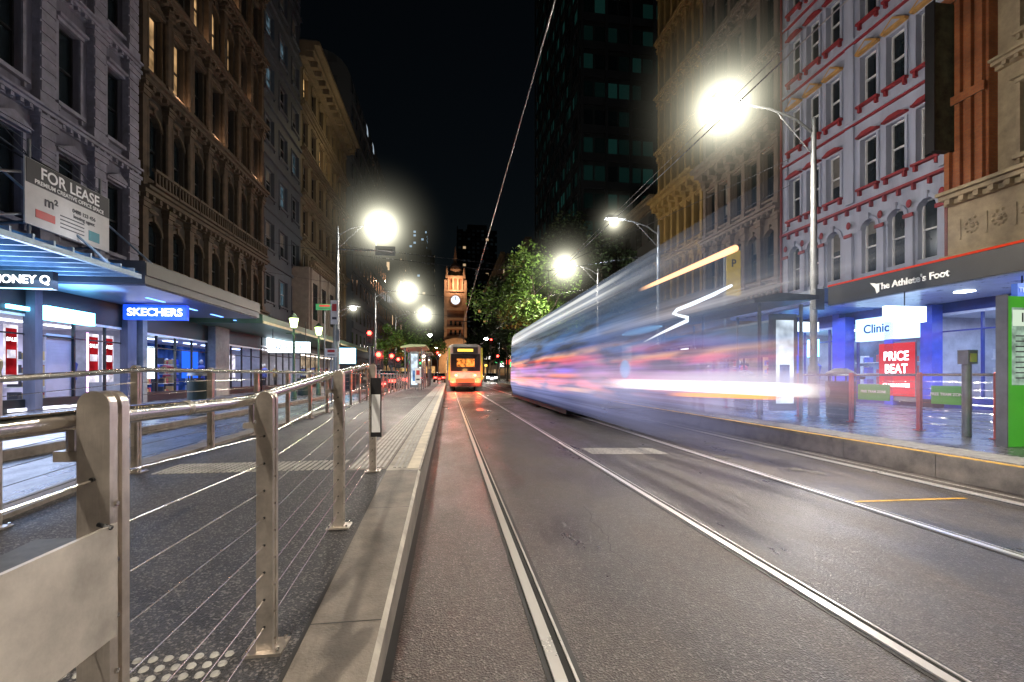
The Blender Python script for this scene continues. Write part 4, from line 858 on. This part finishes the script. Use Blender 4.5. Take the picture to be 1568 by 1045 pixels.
# ------------------------------------------------------------- distant tram
dt=B('tram',(1.14,32,0)); ty=31.2; bw_=pm('tram_white',(.30,.31,.29),.35,0,.1,2); gy=pm('tram_lime',(.22,.32,.04),.4,0,.1,2,em=(.6,.75,.05),es=.12)
prof=rounded(-.12,2.40,.35,3.25,.35)
rings=[]
for y,ins in((ty,.18),(ty+.35,.03),(ty+.8,0),(ty+14,0)):
    rings.append([(x+(ins if x<1.14 else -ins),y,zz) for x,zz in prof])
n=len(prof); vs=[v for r_ in rings for v in r_]; fs=[tuple(range(n)),tuple(3*n+k for k in range(n))]
for i in range(3):
    for k in range(n): fs.append((i*n+k,i*n+(k+1)%n,(i+1)*n+(k+1)%n,(i+1)*n+k))
dt.add('body_shell',bw_,vs,fs,True)
dt.box('windscreen',glassd,.15,2.13,ty-.03,ty-.004,1.40,2.58); dt.box('interior_glow',emi('tram_orange_glow',(1,.28,.05),1.3,.8,5),.55,1.75,ty-.05,ty-.031,1.7,2.25)
dt.box('destination_box',black,.3,1.98,ty-.05,ty-.004,2.60,3.05); dt.box('destination_display',emi('dest_amber',(1,.62,.08),2.2),.6,1.65,ty-.07,ty-.051,2.74,2.92)
for x in(-.02,2.18): dt.box('lime_pillars',gy,x,x+.12,ty-.06,ty-.004,.8,3.0)
dt.box('bumper',dark,.1,2.2,ty-.2,ty-.004,.38,.62); dt.box('coupler',dark,1.0,1.28,ty-.5,ty-.2,.42,.55)
for x in(.3,1.98):
    s_=1 if x<1 else -1
    dt.ball('tail_lights',emi('red_tail',(1,.03,.01),26),(x,ty-.05,.85),.15,.05,.12,10,6); dt.ball('head_lights',emi('amber_l',(1,.5,.15),12),(x+s_*.2,ty-.05,1.12),.08,.05,.06,10,6)
dt.box('red_band',emi('red_band_glow',(1,.06,.02),4),.5,1.75,ty-.03,ty-.004,.64,.88)
dt.box('front_panel',pm('tram_front_white',(.42,.42,.42),.4),.55,1.75,ty-.02,ty-.004,.95,1.3)
dt.box('wipers',black,1.1,1.13,ty-.06,ty-.051,1.5,2.3)
dt.tube('pantograph',dark,[(1.14,ty+3,3.25),(1.14,ty+4.2,4.1),(1.14,ty+3.2,5.15)],.03,6); dt.tube('pantograph_bar',dark,[(.5,ty+3.2,5.17),(1.78,ty+3.2,5.17)],.03,6)
for y in(ty+2,ty+11):
    for x in(.35,1.8): dt.tube('wheels',dark,[(x,y,.33),(x+.12,y,.33)],.32,14)
for i in range(7): dt.box('side_windows',glassd,-.135,-.11,ty+1.2+i*1.7,ty+2.5+i*1.7,1.5,2.4); dt.box('side_windows',glassd,2.385,2.41,ty+1.2+i*1.7,ty+2.5+i*1.7,1.5,2.4)
for x in(.3,1.98): dt.light('red_spill',(x,ty-.6,.7),260,(1,.07,.02),.1)
dt.light('amber_spill',(1.14,ty-1.4,1.4),30,(1,.5,.15),.2)
dt.done()
# ------------------------------------------------------------- shelters
def shelter(X0,X1,Y0,Y1,zb,ad=True,roofc=(.12,.13,.15)):
    b=B('tram_shelter',((X0+X1)/2,(Y0+Y1)/2,zb)); rm=pm('shelter_roof%g'%roofc[0],roofc,.4,.3); fm=galv
    b.prism('roof',rm,[(X0-.25,zb+2.35),(X1+.25,zb+2.45),(X1+.25,zb+2.53),(X0+.3,zb+2.56),(X0-.25,zb+2.43)],'y',Y0-.2,Y1+.2)
    for x in(X0,X1):
        for y in(Y0,(Y0+Y1)/2,Y1): b.tube('posts',fm,[(x,y,zb),(x,y,zb+2.36)],.035,8)
    gl=pm('shelter_glass',(.10,.14,.17),.08,0,.2,2)
    b.box('back_glass',gl,X1-.01,X1+.01,Y0+.1,Y1-.1,zb+1.3,zb+2.1); b.box('glass_rails',fm,X1-.02,X1+.02,Y0,Y1,zb+2.1,zb+2.15)
    b.box('bench',steel,X1-.55,X1-.15,Y0+.5,Y1-.5,zb+.44,zb+.48)
    for y in(Y0+.7,Y1-.7): b.box('bench_legs',fm,X1-.4,X1-.34,y,y+.05,zb,zb+.44)
    if ad:
        b.box('ad_case',galv,X0+.25,X1-.15,Y0-.06,Y0+.06,zb+.15,zb+2.15); b.box('ad_panel',emi('ad_white',(.75,.88,1),1.2,.5,3),X0+.33,X1-.23,Y0-.075,Y0-.061,zb+.3,zb+2.02)
        b.box('ad_image',emi('ad_blue',(.15,.3,.6),.8,.6,4),X0+.4,X1-.33,Y0-.085,Y0-.076,zb+.5,zb+1.1)
    b.light('shelter_light',((X0+X1)/2,(Y0+Y1)/2,zb+2.25),30,(.85,.92,1),kind='AREA',size=(.4,(Y1-Y0)*.7))
    b.done()
shelter(6.35,7.3,8.6,12.8,.257); shelter(6.35,7.3,17,21,.257); shelter(-2.4,-1.5,26,30,.3,roofc=(.3,.35,.2)); shelter(-2.4,-1.5,34,38,.3,ad=False,roofc=(.35,.33,.2))
b=B('tram_stop_totem',(7,5,.26)); tx0,tx1=6.83,7.52; tY=4.72
tg=pm('totem_green',(.06,.36,.03),.4,0,.15,3,em=(.1,.7,.05),es=.12)
b.box('body',tg,tx0,tx1,tY,tY+.10,.257,2.12); b.box('top_map',emi('map_lit',(.6,.85,.65),.5,.5,9),tx0+.06,tx1-.06,tY-.008,tY-.001,1.02,1.98); b.box('header',emi('map_hdr',(.75,.9,.7),.9),tx0+.06,tx1-.06,tY-.012,tY-.009,1.75,1.95)
for i in range(9): b.box('map_lines',tdk,tx0+.1,tx1-.16+(i%3)*.03,tY-.014,tY-.0125,1.1+i*.065,1.115+i*.065)
b.text('route','1',.16,(tx0+.2,tY-.016,1.85),'-y',black,.001); b.box('side_trim',galv,tx0-.02,tx0-.002,tY-.01,tY+.11,.257,2.14)
b.done()
# ------------------------------------------------------------- right shops & awning
yr0,yr1=2.0,YX(1268,12.0)
b=B('shop_awning',(13.5,9,3.7)); bk=pm('fascia_black',(.014,.014,.016),.4)
b.box('canopy',bk,12.0,14.99,yr0,yr1,3.36,3.98); b.box('red_trim',emi('red_led',(.8,.06,.02),.8),11.98,11.999,yr0,yr1,3.95,4.0)
b.box('soffit',pm('soffit_white',(.5,.55,.7),.3),12.05,14.95,yr0+.05,yr1-.05,3.33,3.358)
b.text('letters',"The Athlete's Foot",.25,(11.99,YX(1391,12.0)-.05,3.62),'-x',white,.01)
lx=YX(1353,12)+.22; b.prism('winged_logo',white,[(lx-.10,3.5),(lx-.02,3.45),(lx+.02,3.60),(lx+.18,3.78),(lx+.05,3.75),(lx-.06,3.70)],'x',11.985,11.999)
for y in(5,7.5,10): b.box('downlights',emi('downlight',(.8,.9,1),14),13.2,13.5,y,y+.3,3.31,3.328)
b.light('soffit_light',(13.3,8,3.2),450,(.38,.53,1),kind='AREA',size=(1.5,7)); b.done()
S=shopfront('shop_front',XR,-1,3,Y1+.6,2.95,bbr,floorz=.15,power=200,lightc=(.55,.7,1),framem=pm('frame_navy',(.02,.04,.18),.4))
a,c=YX(1415,XR-.3),YX(1310,XR-.3); S.box('shop_sign_box',emi('blue_white_sign',(.45,.7,1),2.6),XR-.3,XR-.05,a,c,2.35,3.15); S.text('sign_text','Clinic',.42,(XR-.31,(a+c)/2+.4,2.75),'-x',emi('sign_blue_txt',(.03,.1,.5),.8),.004,sx=1)
S.done()
pst=B('window_poster',(14.6,12,1.5)); a,c=YX(1400,14.7),YX(1346,14.7)
pst.box('red_panel',emi('poster_redlit',(.85,.02,.02),.9),14.7,14.73,a,c,.45,2.2); pst.text('words',"PRICE\nBEAT",.42,(14.69,(a+c)/2,1.55),'-x',wtxt,.002,sx=.8); pst.text('words2','GUARANTEE',.16,(14.69,(a+c)/2,.8),'-x',wtxt,.002); pst.box('frame',galv,14.735,14.76,a-.04,c+.04,.3,2.25); pst.done()
S=shopfront('shop_front',XR,-1,Y1+.7,Y2,2.95,bbr,floorz=.15,power=160,lightc=(.6,.72,1),framem=pm('frame_navy',(1,1,1)))
for a_,c_ in((1240,1255),(1210,1225)): S.box('light_box',cyan,XR-.12,XR-.02,YX(c_,XR),YX(a_,XR),1.9,2.6)
for y in spread(Y1+.7,Y2,3): S.box('blue_columns',pm('blue_tile2',(.03,.07,.45),.35),XR-.3,XR-.0,y-.15,y+.15,.15,3.6)
S.done()
for a_ in(1440,1305):
    b=B('blue_column',(14.9,YX(a_,14.9),.15)); y0=YX(a_,14.9); b.box('shaft',pm('blue_tile2',(.03,.07,.45),.35),14.6,14.98,y0,y0+.35,.4,3.3); b.box('plinth',dark,14.56,14.98,y0-.04,y0+.39,.15,.4); b.done()
b=B('awning',(13.5,18,3.9)); yq0,yq1=yr1+.15,YX(1118,12.0)
b.box('canopy',pm('awning_blue',(.06,.10,.28),.4),12.0,14.99,yq0,yq1,3.5,3.95); b.box('gutter',pm('gutter_grey',(.22,.25,.32),.4,.3),11.95,12.0-.001,yq0,yq1,3.85,3.99); b.box('soffit',pm('soffit_blue',(.12,.2,.5),.3),12.05,14.9,yq0+.05,yq1-.05,3.47,3.498)
b.light('soffit_light',(13.3,16,3.3),320,(.22,.38,1),kind='AREA',size=(1.5,6)); b.light('soffit_light2',(13.3,22,3.3),180,(.6,.7,1),kind='AREA',size=(1.5,5))
b.box('mid_signs',cyw,12.6,13.6,yq0+2.0,yq0+2.1,2.75,3.1); b.done()
S=shopfront('shop_front',XR,-1,Y2+.1,Y4,2.95,bwm,floorz=.15,power=120,lightc=(.9,.9,1)); S.done()
b=B('shop_sign',(13,10,3)); c=W(1470,482,9.8); b.box('case',pm('sign_navy',(.01,.04,.2),.4,em=(.02,.1,.5),es=.5),12.3,13.5,c.y-.06,c.y+.06,2.85,3.15); yy=c.y
b.text('letters',"The Athlete's Foot",.15,(12.9,yy-.065,3.0),'-y',white,.003); b.tube('hangers',dark,[(12.5,yy,3.15),(12.5,yy,3.36)],.015,6); b.done()
b=B('shop_sign',(13,12.5,3)); c=W(1385,486,12.0); b.box('case',cyw,c.x-.6,c.x+.6,c.y-.06,c.y+.06,2.55,2.95); b.tube('hangers',dark,[(c.x,c.y,2.95),(c.x,c.y,3.36)],.015,6); b.done()
c=W(1123,415,17); b=B('banner_sign',(c.x,c.y,.2)); b.tube('pole',galv,[(c.x-.35,c.y,.15),(c.x-.35,c.y,5.8)],.05,8); b.box('banner',pm('banner_yellow',(.5,.36,.03),.5,0,.3,3,em=(1,.7,.05),es=.06),c.x-.28,c.x+.28,c.y-.02,c.y+.02,4.1,5.8)
b.text('letters','P',.4,(c.x,c.y-.025,5.3),'-y',black,.002); b.done()
# ------------------------------------------------------------- signals, signs, bins, cars
def signal(px,py,D_,base=0,k=30):
    p=W(px,py,D_); b=B('traffic_light',(p.x,p.y,base)); b.tube('pole',galv,[(p.x,p.y+.15,base),(p.x,p.y+.15,p.z+.3)],.06,8)
    b.box('backboard',black,p.x-.25,p.x+.25,p.y+.04,p.y+.06,p.z-.85,p.z+.3); b.box('housing',black,p.x-.15,p.x+.15,p.y-.08,p.y+.04,p.z-.75,p.z+.2)
    for i,m in enumerate((emi('red_signal',(1,.03,.02),30),dark,dark)):
        b.ball('red_lens' if i==0 else 'off_lens',m,(p.x,p.y-.09,p.z-i*.29),.14 if i==0 else .09,.03,.14 if i==0 else .09,12,6)
        b.tube('visors',black,[(p.x,p.y-.08,p.z+.15-i*.29),(p.x,p.y-.25,p.z+.16-i*.29)],.02,6)
    b.light('red_light',(p.x,p.y-.35,p.z),k,(1,.05,.03),.05); b.done()
signal(580,543,26,k=120); signal(600,545,34,k=60); signal(610,550,44); signal(670,540,60); signal(762,545,60,.0); signal(566,510,30); signal(752,520,75); signal(640,548,80)
def car(X,Y,c,lights='tail'):
    b=B('car',(X,Y,0)); pc=pm('carpaint%g'%c[0],c,.25,.2,.05,2); w=.88
    prof=[(Y,.35),(Y,.75),(Y+.15,.95),(Y+.6,1.0),(Y+1.1,1.42),(Y+2.5,1.45),(Y+3.3,1.0),(Y+4.2,.85),(Y+4.35,.6),(Y+4.35,.3)]
    b.prism('body',pc,prof,'x',X-w,X+w); b.quad('rear_glass',glassd,(X-w+.12,Y+.62,1.03),(X+w-.12,Y+.62,1.03),(X+w-.2,Y+1.06,1.41),(X-w+.2,Y+1.06,1.41))
    for s_ in(-1,1):
        b.add('side_glass',glassd,[(X+s_*(w+.004),Y+1.0,1.0),(X+s_*(w+.004),Y+3.1,1.0),(X+s_*(w+.004),Y+2.45,1.36),(X+s_*(w+.004),Y+1.2,1.36)],[(0,1,2,3)])
        for y in(Y+.85,Y+3.45): b.tube('wheels',black,[(X+s_*(w-.15),y,.32),(X+s_*(w+.02),y,.32)],.32,16)
        b.box('tail_lamps',emi('tail_lamp',(1,.03,.02),25) if lights=='tail' else emi('head_lamp',(1,.95,.85),25),X+s_*(w-.28)-.2,X+s_*(w-.28)+.2,Y-.015,Y-.001,.66,.84)
    b.box('number_plate',white,X-.2,X+.2,Y-.012,Y-.002,.5,.62); b.box('bumper',dark,X-w+.05,X+w-.05,Y-.05,Y-.016,.32,.46)
    b.light('lamp_spill',(X,Y-.5,.6),60,(1,.07,.04) if lights=='tail' else (1,.95,.9),.2); b.done()
car(-4.3,31,(.05,.05,.06)); car(-4.3,40,(.3,.3,.32)); car(-4.2,52,(.25,.02,.02)); car(-4.3,62,(.1,.1,.12)); car(-1.4,70,(.15,.1,.12)); car(6.6,70,(.2,.2,.22),'head'); car(6.7,84,(.35,.25,.1),'head')
def sign(px,py,D_,c,h=.6,w=.35,base=.13,name='traffic_sign'):
    p=W(px,py,D_); b=B(name,(p.x,p.y,base)); b.tube('pole',galv,[(p.x,p.y+.05,base),(p.x,p.y+.05,p.z+h/2)],.03,8); b.box('plate',c,p.x-w/2,p.x+w/2,p.y-.01,p.y+.01,p.z-h/2,p.z+h/2)
    b.box('symbol',red,p.x-w*.3,p.x+w*.3,p.y-.016,p.y-.011,p.z+h*.05,p.z+h*.35); b.box('legend',tdk,p.x-w*.3,p.x+w*.3,p.y-.016,p.y-.011,p.z-h*.3,p.z-h*.2); b.done()
whs=pm('sign_white',(.55,.55,.55),.5)
sign(512,478,19,whs,1.0,.3); sign(507,540,16,whs,.3,.4); sign(640,575,24,whs,.8,.3,.3); sign(497,470,22,pm('sign_green',(.03,.2,.08),.5),.3,.8)
p=W(590,384,19.6); b=B('street_name_sign',(p.x,p.y,p.z)); b.box('plate',pm('plate_grey',(.16,.17,.18),.5),p.x-.42,p.x+.42,p.y-.01,p.y+.01,p.z-.2,p.z+.2); b.box('arm',galv,-4.75,p.x-.42,p.y-.02,p.y+.02,p.z-.03,p.z+.03); b.box('legend',tdk,p.x-.3,p.x+.3,p.y-.016,p.y-.011,p.z-.05,p.z+.08); b.done()
for X_,Y_ in((-7,14),(-7.2,24),(9.2,13.2),(9.0,9.4)):
    b=B('litter_bin',(X_,Y_,.13)); b.tube('body',pm('bin_green',(.02,.035,.03),.5),[(X_,Y_,.13),(X_,Y_,.2),(X_,Y_,1.0)],.3,14,rs=[.26,.28,.3]); b.tube('lid',galv,[(X_,Y_,1.12),(X_,Y_,1.2),(X_,Y_,1.3)],.3,14,rs=[.3,.28,.12])
    for k in range(4): a=math.pi/2*k+.4; b.tube('lid_posts',dark,[(X_+.25*math.cos(a),Y_+.25*math.sin(a),1.0),(X_+.25*math.cos(a),Y_+.25*math.sin(a),1.12)],.015,6)
    b.done()
# ------------------------------------------------------------- sky/world
w=bpy.data.worlds.new('World'); scene.world=w; w.use_nodes=True; nt=w.node_tree; bg=nt.nodes['Background']
sky=nt.nodes.new('ShaderNodeTexSky'); sky.sky_type='NISHITA'; sky.sun_disc=False; sky.sun_elevation=math.radians(8); sky.sun_rotation=math.radians(200)
nt.links.new(sky.outputs[0],bg.inputs[0]); bg.inputs[1].default_value=.0013
sun=bpy.data.lights.new('moonlight','SUN'); sun.energy=.008; sun.angle=math.radians(.5); sun.color=(.7,.8,1); so=bpy.data.objects.new('moonlight',sun); so.rotation_euler=(math.radians(40),0,math.radians(30)); col.objects.link(so)
# ------------------------------------------------------------- camera
cam=bpy.data.cameras.new('camera'); co=bpy.data.objects.new('camera',cam); col.objects.link(co); co.location=(0,0,H); co.rotation_euler=(math.radians(90),0,-TH)
cam.sensor_width=36; cam.lens=F/1568*36; cam.shift_y=52/1568; cam.clip_start=.05; cam.clip_end=3000; scene.camera=co
scene.view_settings.view_transform='Standard'; scene.view_settings.look='None'; scene.view_settings.exposure=0
